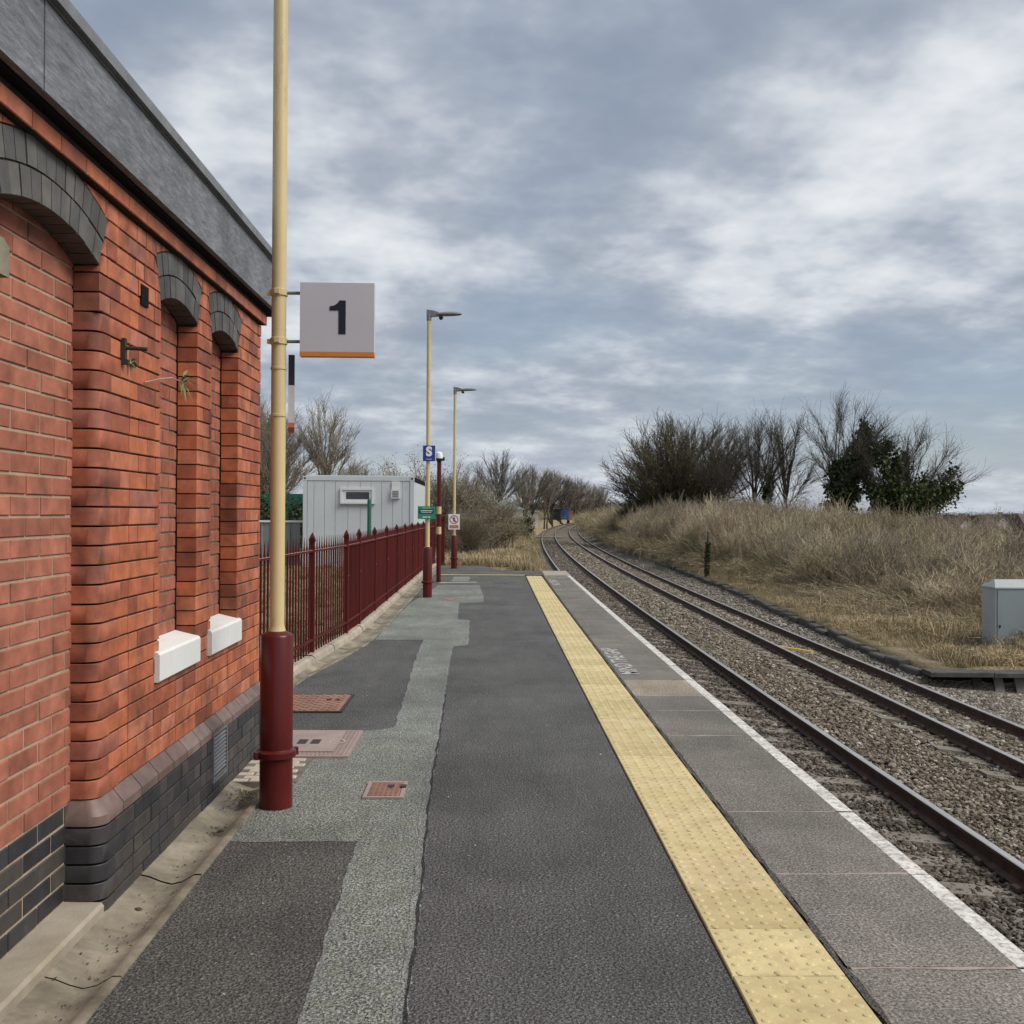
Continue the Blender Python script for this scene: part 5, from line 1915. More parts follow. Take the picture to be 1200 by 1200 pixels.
class Fan(Tree):
    """crown filled to an envelope: limbs bend up and out to it, twigs run along them outwards"""

    def __init__(s, seed, h, w, zc, hz, nlimb, ntwig, rad=0.14, trunk=0.3, tl=(0.8, 1.8), lean=(0, 0), stems=1, rmin=0.010, sub=3, up=0.5, base_spread=0.0):
        super().__init__(seed)
        rr = s.r
        for k in range(stems):
            bx = Vector((rr.gauss(0, base_spread), rr.gauss(0, base_spread), -0.2))
            tx = Vector((lean[0] * 0.5 + rr.gauss(0, .12) * (1 + base_spread), lean[1] * .5 + rr.gauss(0, .12), h * trunk))
            top = Vector((bx.x + tx.x, bx.y + tx.y, tx.z))
            p = bx
            for i in range(4):
                q = bx.lerp(top, (i + 1) / 4) + Vector((rr.gauss(0, .05), rr.gauss(0, .05), 0))
                s.seg[0].append((p, q, rad * (1 - .12 * i), rad * (1 - .12 * (i + 1))))
                s.nodes.append((q, 0, rad))
                p = q
            paths = []
            for j in range(max(1, nlimb // stems)):
                while True:
                    d = Vector((rr.gauss(0, 1), rr.gauss(0, 1), rr.gauss(0.25, 1))).normalized()
                    if d.z > -0.35:
                        break
                u = rr.uniform(0.62, 0.97)
                E = Vector((lean[0] + d.x * w / 2 * u, lean[1] + d.y * w / 2 * u, zc + d.z * hz * u))
                E.z = max(E.z, 0.35)
                S0 = bx.lerp(p, rr.uniform(0.45, 1.0))
                Cc = Vector((S0.x * .55 + E.x * .45, S0.y * .55 + E.y * .45, S0.z + (E.z - S0.z) * rr.uniform(0.5, 0.8)))
                n = 8
                prev = S0
                main = j < max(2, nlimb // stems // 4)
                r0 = rad * (rr.uniform(0.45, 0.62) if main else rr.uniform(0.24, 0.42))
                for i in range(1, n + 1):
                    t_ = i / n
                    q = S0 * (1 - t_) ** 2 + Cc * 2 * t_ * (1 - t_) + E * t_ ** 2 + Vector((rr.gauss(0, .04), rr.gauss(0, .04), rr.gauss(0, .03))) * min(1.0, w / 5)
                    s.seg[0 if main else 1].append((prev, q, max(r0 * (1 - .85 * (i - 1) / n), rmin), max(r0 * (1 - .85 * i / n), rmin)))
                    s.nodes.append((q, 1 if not main else 0, r0))
                    paths.append((prev, q, t_))
                    prev = q
            c0 = Vector((lean[0] * .4, lean[1] * .4, zc - hz * 0.7))
            for j in range(ntwig // stems):
                a, b, t_ = rr.choice(paths)
                if t_ < 0.3:
                    continue
                p0 = a.lerp(b, rr.random())
                out = (p0 - c0).normalized()
                ax = (b - a).normalized()
                d = (out * 0.7 + ax * 0.6 + Vector((0, 0, up)) + Vector((rr.gauss(0, .38), rr.gauss(0, .38), rr.gauss(0, .3)))).normalized()
                L_ = rr.uniform(*tl)
                s.twig(p0, d, L_, rmin * 1.25, rmin, 3, sub, up)

    def twig(s, p, d, L_, r0, rmin, n, sub, up):
        rr = s.r
        for i in range(n):
            d = (d + Vector((rr.gauss(0, .09), rr.gauss(0, .09), rr.gauss(0, .07) + 0.05 * up))).normalized()
            q = p + d * L_ / n
            s.seg[1].append((p, q, r0 * (1 - .25 * i / n), r0 * (1 - .25 * (i + 1) / n)))
            s.nodes.append((q, 2, r0))
            p = q
            if sub and rr.random() < sub / n:
                e = (d + Vector((rr.gauss(0, .5), rr.gauss(0, .5), rr.gauss(0.1, .35)))).normalized()
                s.twig(p, e, L_ * rr.uniform(0.4, 0.75), rmin * .85, rmin * .85, 2, 0, up)


def leaf_mesh(pts, size, mat, seed=0, elong=1.6):
    r_ = np.random.default_rng(seed)
    pts = np.asarray(pts, float)
    n = len(pts)
    a = r_.normal(0, 1, (n, 3))
    a /= np.linalg.norm(a, axis=1, keepdims=True)
    b = np.cross(a, r_.normal(0, 1, (n, 3)))
    b /= np.maximum(np.linalg.norm(b, axis=1, keepdims=True), 1e-6)
    sz = (size * r_.uniform(0.6, 1.3, n))[:, None]
    V = np.stack([pts - a * sz * elong * .5, pts + b * sz * .5, pts + a * sz * elong * .5, pts - b * sz * .5], 1)
    base = np.arange(n) * 4
    return raw_mesh('leaves', V.reshape(-1, 3), [np.stack([base, base + 1, base + 2, base + 3], 1)], M[mat])


def spec(**kw):
    d = dict(segs=[9, 8, 5, 3], kids=[12, 9, 8], start=[0.15, 0.15, 0.1], wob=[0.05, 0.045, 0.05, 0.06],
             ang=[(0.4, 0.85), (0.35, 0.75), (0.35, 0.75)], len=[(0.55, 0.8), (0.38, 0.6), (0.35, 0.62)], taper=0.9, rmin=0.010, trop=(0, 0, 0.07))
    d.update(kw)
    return d


def make_tree(seed, h, rad, sp, maxlev, stems=1, spread=0.2, lean=(0, 0, 0)):
    T = Tree(seed)
    for k in range(stems):
        az = 2 * math.pi * (k + T.r.random() * .6) / max(stems, 1)
        sprd = spread * T.r.uniform(0.5, 1.0) if stems > 1 else 0
        d = Vector((math.cos(az) * sprd + lean[0], math.sin(az) * sprd + lean[1], 1)).normalized()
        p = Vector((math.cos(az), math.sin(az), 0)) * rad * (1.5 if stems > 1 else 0)
        T.grow(p - Vector((0, 0, 0.3)), d, h * T.r.uniform(0.8, 1.0) if stems > 1 else h, rad, 0, maxlev, sp)
    return T


def gz(X, Y):
    return float(ground_z(X - off(Y), Y))


def place_tree(label, X, Y, meshes, scale=1.0, rz=0.0, group=None, name='bare_tree', cat='tree', z=None):
    o = thing(name, label, cat, (X, Y, gz(X, Y) if z is None else z), rz, group)
    o.scale = (scale, scale, scale) if not isinstance(scale, tuple) else scale
    for nm, me in meshes:
        if me is not None:
            link(nm, me, o)
    return o


GR = 'trees on the bank right of the line'
# --- bank trees
sp1 = spec(trop=(0.02, 0, 0.08))


def ivy_points(T, n, zmax, rad, zmin=0.2, levs=(0, 1), seed=0):
    r_ = random.Random(seed)
    nod = [q for q in T.nodes if q[1] in levs and zmin < q[0].z < zmax]
    out = []
    for _ in range(n):
        q = r_.choice(nod)
        k = rad * (1.15 - 0.75 * q[0].z / zmax)
        out.append((q[0].x + r_.gauss(0, k), q[0].y + r_.gauss(0, k), q[0].z + r_.gauss(0, 0.28)))
    return out


TA = Fan(101, 8.6, 6.2, 5.8, 3.3, 20, 620, 0.14, 0.40, (0.6, 1.5), (0.3, 0), up=0.10, rmin=0.009)
TB = Fan(102, 8.6, 5.2, 6.0, 3.1, 16, 520, 0.14, 0.52, (0.6, 1.5), (0.5, 0), up=0.10, rmin=0.009)
TC = Fan(103, 10.4, 6.8, 6.6, 4.3, 30, 1150, 0.16, 0.50, (0.6, 1.6), (0.9, 0), 3, up=0.15, base_spread=0.45, rmin=0.009)
TD = Fan(104, 8.2, 9.4, 4.4, 4.0, 34, 1250, 0.16, 0.28, (0.7, 1.7), (2.0, 0), 4, up=0.06, base_spread=0.5, rmin=0.009)


def parts(T, bark, twig, sides=4, leaf=None):
    r = [('trunk', T.mesh(0, bark, 7)), ('crown', T.mesh(1, twig, 3))]
    if leaf:
        r.append(leaf)
    return r


mA, mB_, mC, mD = parts(TA, 'bark_dark', 'twig_dark'), parts(TB, 'bark_dark', 'twig_dark'), parts(TC, 'bark_dark', 'twig_dark'), parts(TD, 'bark_dark', 'twig_dark')
ivyB = ('ivy', leaf_mesh(ivy_points(TB, 2600, 4.3, 0.26, 0.2, (0,), 3), 0.15, 'ivy_leaf', 4))
ivyC = ('ivy', leaf_mesh(ivy_points(TC, 9000, 8.4, 0.40, 0.2, (0,), 5) + ivy_points(TC, 2500, 4.0, 0.5, 0.2, (0, 1), 25), 0.19, 'ivy_leaf', 6))
ivyD = ('ivy', leaf_mesh(ivy_points(TD, 9500, 4.0, 0.6, 0.1, (0, 1), 7) + ivy_points(TD, 6000, 6.2, 0.38, 0.2, (0,), 27), 0.19, 'ivy_bright', 8))
place_tree('slender bare tree just right of the dense dark round tree', 20.1, 78, mA, 1.02, 0.4, GR)
place_tree('thin bare tree with leaning trunk between round tree and ivy-clad trunk', 18.9, 81, mB_, 1.02, 2.2, GR)
place_tree('bare tree with one narrow ivy-covered trunk in mid bank', 20.3, 75, mB_ + [ivyB], 1.0, 0.1, GR)
place_tree('open bare tree right of the narrow ivy-covered trunk', 22.7, 77, mA, 1.02, 1.9, GR)
place_tree('tallest bare tree with dark ivy climbing high up its stems', 25.2, 74, mC + [ivyC], 1.04, 0.0, GR)
place_tree('leaning bare tree at right end wrapped in a broad bright ivy mass', 28.2, 72, mD + [ivyD], (1.0, 1.0, 1.04), 0.0, GR)
place_tree('small bare tree behind the tallest ivied tree', 28.2, 82, mA, 0.80, 3.0, GR)
# dense dark round tree
TE = Fan(105, 8.0, 11.5, 4.0, 4.9, 330, 8200, 0.10, 0.10, (0.45, 1.15), (0, 0), 6, rmin=0.012, sub=3, up=0.25, base_spread=0.9)
r_ = random.Random(9)
lp = []
nod = [q for q in TE.nodes if q[1] >= 1]
for _ in range(20000):
    q = r_.choice(nod)[0]
    if q.z < 6.6 - r_.random() * 3.6 and q.z > 0.2:
        lp.append((q.x + r_.gauss(0, .22), q.y + r_.gauss(0, .22), q.z + r_.gauss(0, .22)))
mE = parts(TE, 'bark_dark', 'twig_olive') + [('foliage', leaf_mesh(lp, 0.065, 'olive_leaf', 10, 2.0))]
place_tree('dense dark rounded tree with fine upright twigs beyond the track', 17.9, 95, mE, (1.3, 1.3, 1.28), 0.0, None, 'dense_tree')
place_tree('smaller dark dense tree at left foot of the big round tree', 14.6, 100, mE, (0.42, 0.42, 0.52), 2.0, None, 'dense_tree')

# --- trees behind the cabin (pale)
GL = 'pale bare trees behind the cabin'
TF = Fan(201, 7.6, 4.4, 4.8, 3.2, 26, 1000, 0.11, 0.6, (0.4, 1.1), (0.1, 0), rmin=0.009, up=0.2)
TG = Fan(202, 7.4, 5.2, 4.4, 3.4, 40, 1500, 0.09, 0.35, (0.4, 1.1), (0, 0), 4, rmin=0.009, up=0.25, base_spread=0.5)
mF, mG = parts(TF, 'bark_pale', 'twig_pale'), parts(TG, 'bark_pale', 'twig_pale')
place_tree('upright pale bare tree standing clear behind the cabin roof', -9.3, 58, mF, 0.98, 0.3, GL)
place_tree('low pale bare tree right of the upright one behind the cabin', -7.7, 60, mG, 0.60, 1.4, GL)
place_tree('many-stemmed pale tree left of the upright one', -11.9, 57, mG, 0.95, 0.0, GL)
place_tree('tall pale tree showing just right of the near post', -13.2, 60, mG, 1.05, 2.4, GL)
place_tree('pale tree seen in the gap between building and near post', -13.9, 58, mF, 0.90, 1.0, GL)
place_tree('pale tree half hidden by the edge of the brick building', -15.4, 61, mG, 0.95, 4.0, GL)
# --- hedge and green screen left
TH = make_tree(203, 2.3, 0.05, spec(rmin=0.009, segs=[5, 4, 3, 2], kids=[9, 6, 5], start=[0.05, .1, .1], ang=[(0.4, 1.0), (0.4, 1.0), (0.4, 1.0)]), 3, stems=7, spread=0.8)
r_ = random.Random(13)
hn = [q[0] for q in TH.nodes]
hp = [(q.x + r_.gauss(0, .12), q.y + r_.gauss(0, .12), max(0.05, q.z + r_.gauss(0, .12))) for q in (r_.choice(hn) for _ in range(5200))]
mH = [('stems', TH.mesh(0, 'bark_dark', 4)), ('twigs', TH.mesh(1, 'twig_olive', 3)), ('foliage', leaf_mesh(hp, 0.085, 'hedge_leaf', 14))]
for i, (x, y, s_) in enumerate(((-8.5, 40.5, 1.0), (-10.2, 41.2, 1.1), (-11.9, 41, 1.05))):
    place_tree(('dark green bush in gap left of the cabin', 'dark green bush just behind the near post', 'dark green bush by the edge of the brick building')[i], x, y, mH, s_, i * 1.3, 'dark green bushes left of the cabin', 'evergreen_bush', 'bush')
scr = thing('green_screen', 'dark green sheet screen among the bushes behind the fence', 'fence', (-12.6, 43.5, 0))
for k in range(5):
    MB().box(k * 1.0, k * 1.0 + 0.96, 0, 0.04, 0.1, 2.35).build('panel', M['green_paint'], scr)

# --- shrubs beyond the platform end (twiggy, tan and olive)
TS = Fan(301, 3.9, 4.2, 1.9, 2.1, 60, 1300, 0.04, 0.12, (0.4, 1.0), (0, 0), 7, rmin=0.007, sub=3, up=0.35, base_spread=0.5)
sn = [q[0] for q in TS.nodes if q[1] >= 1]
r_ = random.Random(15)
sp_ = [(q.x + r_.gauss(0, .12), q.y + r_.gauss(0, .12), max(0.05, q.z + r_.gauss(0, .12))) for q in (r_.choice(sn) for _ in range(12500))]
mS = [('stems', TS.mesh(0, 'bark_dark', 4)), ('twigs', TS.mesh(1, 'twig_pale', 3)), ('foliage', leaf_mesh(sp_, 0.042, 'bud_leaf', 16))]
TS2 = Fan(302, 3.3, 4.6, 1.5, 1.9, 60, 1300, 0.04, 0.12, (0.4, 1.0), (0, 0), 7, rmin=0.007, sub=3, up=0.2, base_spread=0.6)
sn = [q[0] for q in TS2.nodes if q[1] >= 1]
sp_ = [(q.x + r_.gauss(0, .12), q.y + r_.gauss(0, .12), max(0.05, q.z + r_.gauss(0, .12))) for q in (r_.choice(sn) for _ in range(12500))]
mS2 = [('stems', TS2.mesh(0, 'bark_dark', 4)), ('twigs', TS2.mesh(1, 'twig_pale', 3)), ('foliage', leaf_mesh(sp_, 0.042, 'bud_leaf', 17))]
for i, (lab, x, y, m_, s_, rz) in enumerate((
        ('tall twiggy shrub directly behind the farthest lamp post', -1.35, 40.5, mS, (0.95, 0.95, 0.80), 0.2),
        ('twiggy shrub between the camera pole and the cabin side', -2.6, 41.5, mS, (1.0, 1.0, 0.84), 1.7),
        ('broad twiggy shrub right of the farthest lamp post', -0.45, 40.0, mS2, (0.82, 0.82, 0.72), 0.0),
        ('low twiggy shrub at the right end of the shrub row', 0.45, 43.5, mS2, 0.55, 2.5),
        ('twiggy shrub rising just above the right end of the cabin', -4.2, 46, mS, (1.1, 1.1, 0.85), 3.1),
        ('twiggy shrub tops showing above the middle of the cabin roof', -6.3, 47, mS2, (1.1, 1.1, 0.85), 4.0),
        ('small rounded shrub at the foot of the shrub row behind the platform', -0.75, 37.0, mS2, 0.5, 5.0))):
    place_tree(lab, x, y, m_, s_, rz, 'twiggy shrubs beyond the platform end', 'twiggy_shrub', 'shrub')
place_tree('small dark evergreen bush among pale scrub beyond the shrubs', 2.0, 72, mH, (0.7, 0.7, 0.8), 0.5, None, 'evergreen_bush', 'bush', z=-0.3)

# --- far trees left of the bend and beyond it
GF = 'far bare trees beyond the bend'
TJ = Fan(401, 11.5, 8.0, 7.2, 4.6, 34, 1000, 0.19, 0.42, (0.7, 1.6), (0, 0), rmin=0.015, sub=2, up=0.15)
TK = Fan(402, 11.0, 6.5, 6.6, 4.6, 34, 1000, 0.16, 0.36, (0.7, 1.6), (0, 0), 3, rmin=0.015, sub=2, up=0.2, base_spread=0.6)
mJ, mK = parts(TJ, 'bark_dark', 'twig_mid'), parts(TK, 'bark_dark', 'twig_pale')
far = [('tallest far bare tree left of the bend, standing behind the shrubs', 1.3, 122, mJ, 0.86), ('far bare tree right of the tallest one above the pale roof', 4.6, 135, mK, 0.74),
       ('far bare tree behind the pale roof ridge', 6.4, 150, mJ, 0.84), ('dark far tree above the black shed', 9.2, 165, mK, 0.86), ('far tree behind the black shed', 11.8, 190, mJ, 0.92),
       ('far tree left of the blue container', 12.9, 215, mK, 1.0), ('far tree directly above the blue container', 17.5, 250, mJ, 1.08), ('far tree above the orange container', 20.3, 262, mK, 1.05),
       ('far tree right of the containers', 24.5, 290, mJ, 1.15), ('far tree where the track disappears', 29.5, 330, mK, 1.1), ('far tree beside the vanishing track', 34.0, 350, mK, 1.15),
       ('far tree at the very end of the line', 39.0, 372, mK, 1.2), ('far tree touching the left edge of the dark round tree', 43.0, 390, mK, 1.2),
       ('far tree over the twiggy shrub tops', -1.8, 140, mK, 0.75), ('far tree low behind the shrub row', -6.0, 150, mJ, 0.7),
       ('distant pale tree behind the wood edge', 27.0, 315, mK, 1.0), ('distant tree left of the wood edge', 23.0, 300, mK, 1.0), ('distant tree in the wood centre', 36.5, 365, mJ, 1.0)]
for i, (lab, x, y, m_, s_) in enumerate(far):
    place_tree(lab, x, y, m_, s_, i * 1.37, GF, z=-0.8)


# --- brambles, scrub and grass as stuff
def bramble_mesh(seed, n, w, h, leafy, stem='bramble_stem', leaf='bramble_leaf', tw=0.013):
    r_ = random.Random(seed)
    vs_, fs, lp_ = [], [], []
    for i in range(n):
        x, y = r_.gauss(0, w * 0.42), r_.gauss(0, w * 0.42)
        az = r_.uniform(0, 2 * math.pi)
        L_ = h * r_.uniform(0.6, 1.25)
        p = Vector((x, y, 0))
        d = Vector((math.cos(az) * 0.45, math.sin(az) * 0.45, 1)).normalized()
        ns = 5
        k0 = len(vs_)
        shoots = []
        for j in range(ns + 1):
            t_ = j / ns
            sd_ = Vector((-math.sin(az), math.cos(az), 0.2)) * tw * (1 - 0.6 * t_)
            vs_ += [p - sd_, p + sd_]
            if j:
                fs.append((k0 + 2 * j - 2, k0 + 2 * j - 1, k0 + 2 * j + 1, k0 + 2 * j))
            if j > 1:
                for _ in range(leafy):
                    lp_.append(p + Vector((r_.gauss(0, .1), r_.gauss(0, .1), r_.gauss(0, .08))))
                for _ in range(2):
                    e = (d + Vector((r_.gauss(0, .8), r_.gauss(0, .8), r_.gauss(0.1, .5)))).normalized() * h * r_.uniform(0.12, 0.34)
                    shoots.append((p.copy(), e))
            p = p + d * L_ / ns
            d = (d + Vector((math.cos(az) * 0.22, math.sin(az) * 0.22, -0.30 * t_)) + Vector((r_.gauss(0, .12), r_.gauss(0, .12), r_.gauss(0, .1)))).normalized()
        for q, e in shoots:
            b = len(vs_)
            s2_ = Vector((r_.gauss(0, 1), r_.gauss(0, 1), r_.gauss(0, 1))).normalized() * tw * 0.6
            vs_ += [q - s2_, q + s2_, q + e]
            fs.append((b, b + 1, b + 2))
    lv = [len(vs_)]
    nstem = len(fs)
    for p in lp_:
        a = Vector((r_.gauss(0, 1), r_.gauss(0, 1), r_.gauss(0, 1))).normalized() * r_.uniform(0.018, 0.036)
        b_ = a.cross(Vector((r_.gauss(0, 1), r_.gauss(0, 1), r_.gauss(0, 1)))).normalized() * r_.uniform(0.008, 0.016)
        k0 = len(vs_)
        vs_ += [p - a, p + b_, p + a, p - b_]
        fs.append((k0, k0 + 1, k0 + 2, k0 + 3))
    me = bpy.data.meshes.new('bramble')
    me.from_pydata([tuple(q) for q in vs_], [], fs)
    me.materials.append(M[stem])
    me.materials.append(M[leaf])
    me.polygons.foreach_set('material_index', np.array([0] * nstem + [1] * (len(fs) - nstem), np.int32))
    me.update()
    return me


bl = lib('bramble_shapes', [bramble_mesh(50 + i, 150, 1.5, 1.9, 2, tw=0.010) for i in range(5)] + [bramble_mesh(60, 150, 1.5, 1.9, 4, 'bramble_stem', 'bramble_leaf', 0.010)])
def scrub_mesh(seed, h, w, leafn, stem):
    T = Fan(seed, h, w, h * 0.5, h * 0.52, 34, 260, 0.022, 0.10, (0.35, 0.95), (0, 0), 9, rmin=0.0065, sub=2, up=0.55, base_spread=w * 0.2)
    a = T.mesh(1, stem, 3)
    b = T.mesh(0, stem, 3)
    r2 = random.Random(seed)
    nd = [q[0] for q in T.nodes if q[1] >= 1]
    pts_ = [(q.x + r2.gauss(0, .06), q.y + r2.gauss(0, .06), q.z + r2.gauss(0, .06)) for q in (r2.choice(nd) for _ in range(leafn))]
    c = leaf_mesh(pts_, 0.045, 'bramble_leaf', seed)
    import bmesh
    bm = bmesh.new()
    mats_ = [M[stem], M['bramble_leaf']]
    for k, me_ in enumerate((a, b, c)):
        n0 = len(bm.faces)
        bm.from_mesh(me_)
        bm.faces.ensure_lookup_table()
        for f_ in bm.faces[n0:]:
            f_.material_index = 1 if k == 2 else 0
    out = bpy.data.meshes.new('scrub')
    bm.to_mesh(out)
    bm.free()
    for m_ in mats_:
        out.materials.append(m_)
    return out


for q in range(6):
    bl.objects.link(bpy.data.objects.new('bramble_shapes_8%d' % q, scrub_mesh(140 + q, 2.6, 2.0, (60, 160, 90, 260, 120, 40)[q], ('bramble_stem', 'cane', 'bramble_stem', 'twig_pale', 'cane', 'bramble_stem')[q])))
P, Rr, Sc, Ix = [], [], [], []
r_ = random.Random(77)


def scrub_front(Y):
    return float(np.interp(Y, [24, 32, 50, 70, 100], [13.0, 12.5, 11.7, 10.9, 10.6])) + 0.35 * math.sin(Y * 0.31) + 0.3 * math.sin(Y * 0.83)


for q in range(2700):
    Y = 22 + 98 * r_.random() ** 1.1
    s0 = scrub_front(Y)
    s = s0 + (15.0 if Y < 60 else 12.0) * r_.random() ** 1.6
    X = s + off(Y)
    z = gz(X, Y) - 0.05
    low = s - s0 < 0.9 and r_.random() < 0.45
    hh = (1.0 - 0.25 * min(1.0, max(0.0, (s - 17) / 6))) * np.interp(Y, [24, 33, 42, 52, 70, 120], [0.50, 0.60, 0.78, 0.94, 0.98, 1.02]) * r_.uniform(0.72, 1.12) * (1 + 0.12 * math.sin(X * 0.9 + 0.4 * Y) + 0.10 * math.sin(Y * 0.55 - X * .35))
    P.append((X, Y, z))
    Rr.append((r_.gauss(0, .07), r_.gauss(0, .07), r_.uniform(0, 6.28)))
    if low or r_.random() < 0.25:
        Sc.append((r_.uniform(0.9, 1.4), r_.uniform(0.9, 1.4), hh * r_.uniform(0.5, 0.8)))
        Ix.append(r_.choice((0, 1, 2, 3, 4, 5)))
    else:
        k = 0.75 + 0.3 * hh
        Sc.append((k * r_.uniform(0.9, 1.25), k * r_.uniform(0.9, 1.25), hh))
        Ix.append(r_.choice((6, 7, 8, 9, 10, 11)))


def cane_mesh(seed, n):
    r_ = random.Random(seed)
    vs_, fs = [], []
    for _ in range(n):
        p = Vector((r_.gauss(0, .7), r_.gauss(0, .7), 0.4))
        az = r_.uniform(0, 6.28)
        d = Vector((math.cos(az) * .25, math.sin(az) * .25, 1)).normalized()
        L_ = r_.uniform(1.3, 2.3)
        sd_ = Vector((-math.sin(az), math.cos(az), 0)) * 0.009
        k0 = len(vs_)
        for j in range(6):
            vs_ += [p - sd_ * (1 - j / 7), p + sd_ * (1 - j / 7)]
            if j:
                fs.append((k0 + 2 * j - 2, k0 + 2 * j - 1, k0 + 2 * j + 1, k0 + 2 * j))
            p = p + d * L_ / 5
            d = (d + Vector((math.cos(az) * .12, math.sin(az) * .12, -0.10 * j / 2.5)) + Vector((r_.gauss(0, .07), r_.gauss(0, .07), 0))).normalized()
    return MB().add(vs_, fs).mesh('cane', M['cane'])


for q in range(3):
    bl.objects.link(bpy.data.objects.new('bramble_shapes_9%d' % q, cane_mesh(120 + q, 26)))
for q in range(500):
    k = r_.randrange(2700)
    P.append(P[k])
    Rr.append((0, 0, r_.uniform(0, 6.28)))
    Sc.append((1.0, 1.0, Sc[k][2] * r_.uniform(0.95, 1.2)))
    Ix.append(r_.choice((12, 13, 14)))
scatter('bramble_thicket', P, Rr, Sc, Ix, bl, kind='stuff', label='tangled tan brambles and dead stems covering the bank right of the line')
# scrub left of the line beyond the platform
P, Rr, Sc, Ix = [], [], [], []
for _ in range(900):
    Y = 62 + 230 * r_.random()
    s = 0.2 - 1.0 - 26 * r_.random() ** 1.6 - (3.0 if Y < 75 else 0)
    if Y > 170:
        s = -3.6 - 12 * r_.random()
    X = s + off(Y)
    P.append((X, Y, gz(X, Y) - 0.1))
    Rr.append((0, 0, r_.uniform(0, 6.28)))
    k = r_.uniform(0.5, 1.0) * (1.0 if Y < 150 else 1.25)
    Sc.append((1.4 * k, 1.4 * k, k * (0.75 + 0.5 * r_.random())))
    Ix.append(r_.choice((0, 2, 4, 5)))
for _ in range(420):       # right of the far bend
    Y = 110 + 260 * r_.random()
    s = 11.0 + 16 * r_.random() ** 1.4
    X = s + off(Y)
    P.append((X, Y, gz(X, Y) - 0.1))
    Rr.append((0, 0, r_.uniform(0, 6.28)))
    k = r_.uniform(0.9, 1.7)
    Sc.append((1.5 * k, 1.5 * k, 1.2 * k))
    Ix.append(r_.choice((0, 2, 4, 5)))
scatter('distant_scrub', P, Rr, Sc, Ix, bl, kind='stuff', label='tan scrub and brambles lining the far bend of the railway')


def tuft_mesh(seed, n, w, h, mat, bw=0.006):
    r_ = random.Random(seed)
    vs_, fs = [], []
    for i in range(n):
        x, y = r_.gauss(0, w), r_.gauss(0, w)
        az = r_.uniform(0, 6.28)
        L_ = h * r_.uniform(0.45, 1.2)
        ln = r_.uniform(0.15, 0.9)
        a = Vector((math.cos(az), math.sin(az), 0))
        sd_ = Vector((-a.y, a.x, 0)) * bw
        p0 = Vector((x, y, 0))
        p1 = p0 + a * L_ * ln * 0.35 + Vector((0, 0, L_ * 0.6))
        p2 = p0 + a * L_ * ln + Vector((0, 0, L_ * (0.95 - 0.5 * ln)))
        k = len(vs_)
        vs_ += [p0 - sd_, p0 + sd_, p1 - sd_ * .8, p1 + sd_ * .8, p2]
        fs += [(k, k + 1, k + 3, k + 2), (k + 2, k + 3, k + 4)]
    mb = MB()
    mb.add(vs_, fs)
    return mb.mesh('tuft', M[mat])


gl = lib('grass_shapes', [tuft_mesh(70, 90, 0.16, 0.42, 'straw'), tuft_mesh(71, 90, 0.18, 0.36, 'straw'), tuft_mesh(72, 70, 0.16, 0.5, 'straw'), tuft_mesh(73, 80, 0.16, 0.26, 'green_blade')])
P, Rr, Sc, Ix = [], [], [], []
for _ in range(6500):
    Y = 20.4 + 80 * r_.random() ** 1.5
    sk = float(kerb_s(Y)) + 0.12 + 0.45 * r_.random()
    if Y < 23.5:
        sk = max(sk, 9.2 + 0.4 * r_.random())
    s = sk + (scrub_front(Y) + 0.8 - sk) * r_.random()
    X = s + off(Y)
    P.append((X, Y, gz(X, Y) - 0.03))
    Rr.append((r_.gauss(0, .25), r_.gauss(0, .25), r_.uniform(0, 6.28)))
    k = r_.uniform(0.35, 1.2) * (1 + max(0, Y - 45) / 60) * (0.45 + 0.65 * min(1, (s - sk + .3) / 2.2)) * (1 + 0.3 * math.sin(s * 2.3 + Y * 1.1))
    Sc.append((k, k, k))
    Ix.append(3 if r_.random() < 0.04 else r_.choice((0, 1, 2)))
scatter('dry_grass', P, Rr, Sc, Ix, gl, kind='stuff', label='straw coloured dry grass between the far track and the brambles')
P, Rr, Sc, Ix = [], [], [], []
for _ in range(4200):
    Y = 29.4 + 75 * r_.random() ** 1.6
    s = 2.0 - (4.4 if Y < 60 else 9) * r_.random()
    if Y < 31.3 and s < 0.6:
        continue
    X = s + off(Y)
    P.append((X, Y, gz(X, Y) - 0.04))
    Rr.append((0, 0, r_.uniform(0, 6.28)))
    k = r_.uniform(0.5, 1.15) * (1 + max(0, Y - 45) / 60)
    Sc.append((k, k, k * 0.9))
    Ix.append(3 if r_.random() < 0.25 else r_.choice((0, 1, 2)))
scatter('verge_grass', P, Rr, Sc, Ix, gl, kind='stuff', label='pale rough grass on the slope beyond the platform end')
P, Rr, Sc, Ix = [], [], [], []
for _ in range(1500):
    Y = 8.5 + 22 * r_.random()
    X = fence_x(Y) - 0.12 - (0.15 * r_.random() if r_.random() < .35 else 4.5 * r_.random())
    P.append((X, Y, -0.03))
    Rr.append((0, 0, r_.uniform(0, 6.28)))
    k = r_.uniform(0.2, 0.5)
    Sc.append((k, k, k))
    Ix.append(r_.choice((3, 3, 0, 1)))
scatter('yard_grass', P, Rr, Sc, Ix, gl, kind='stuff', label='short patchy grass behind the maroon bar fence')

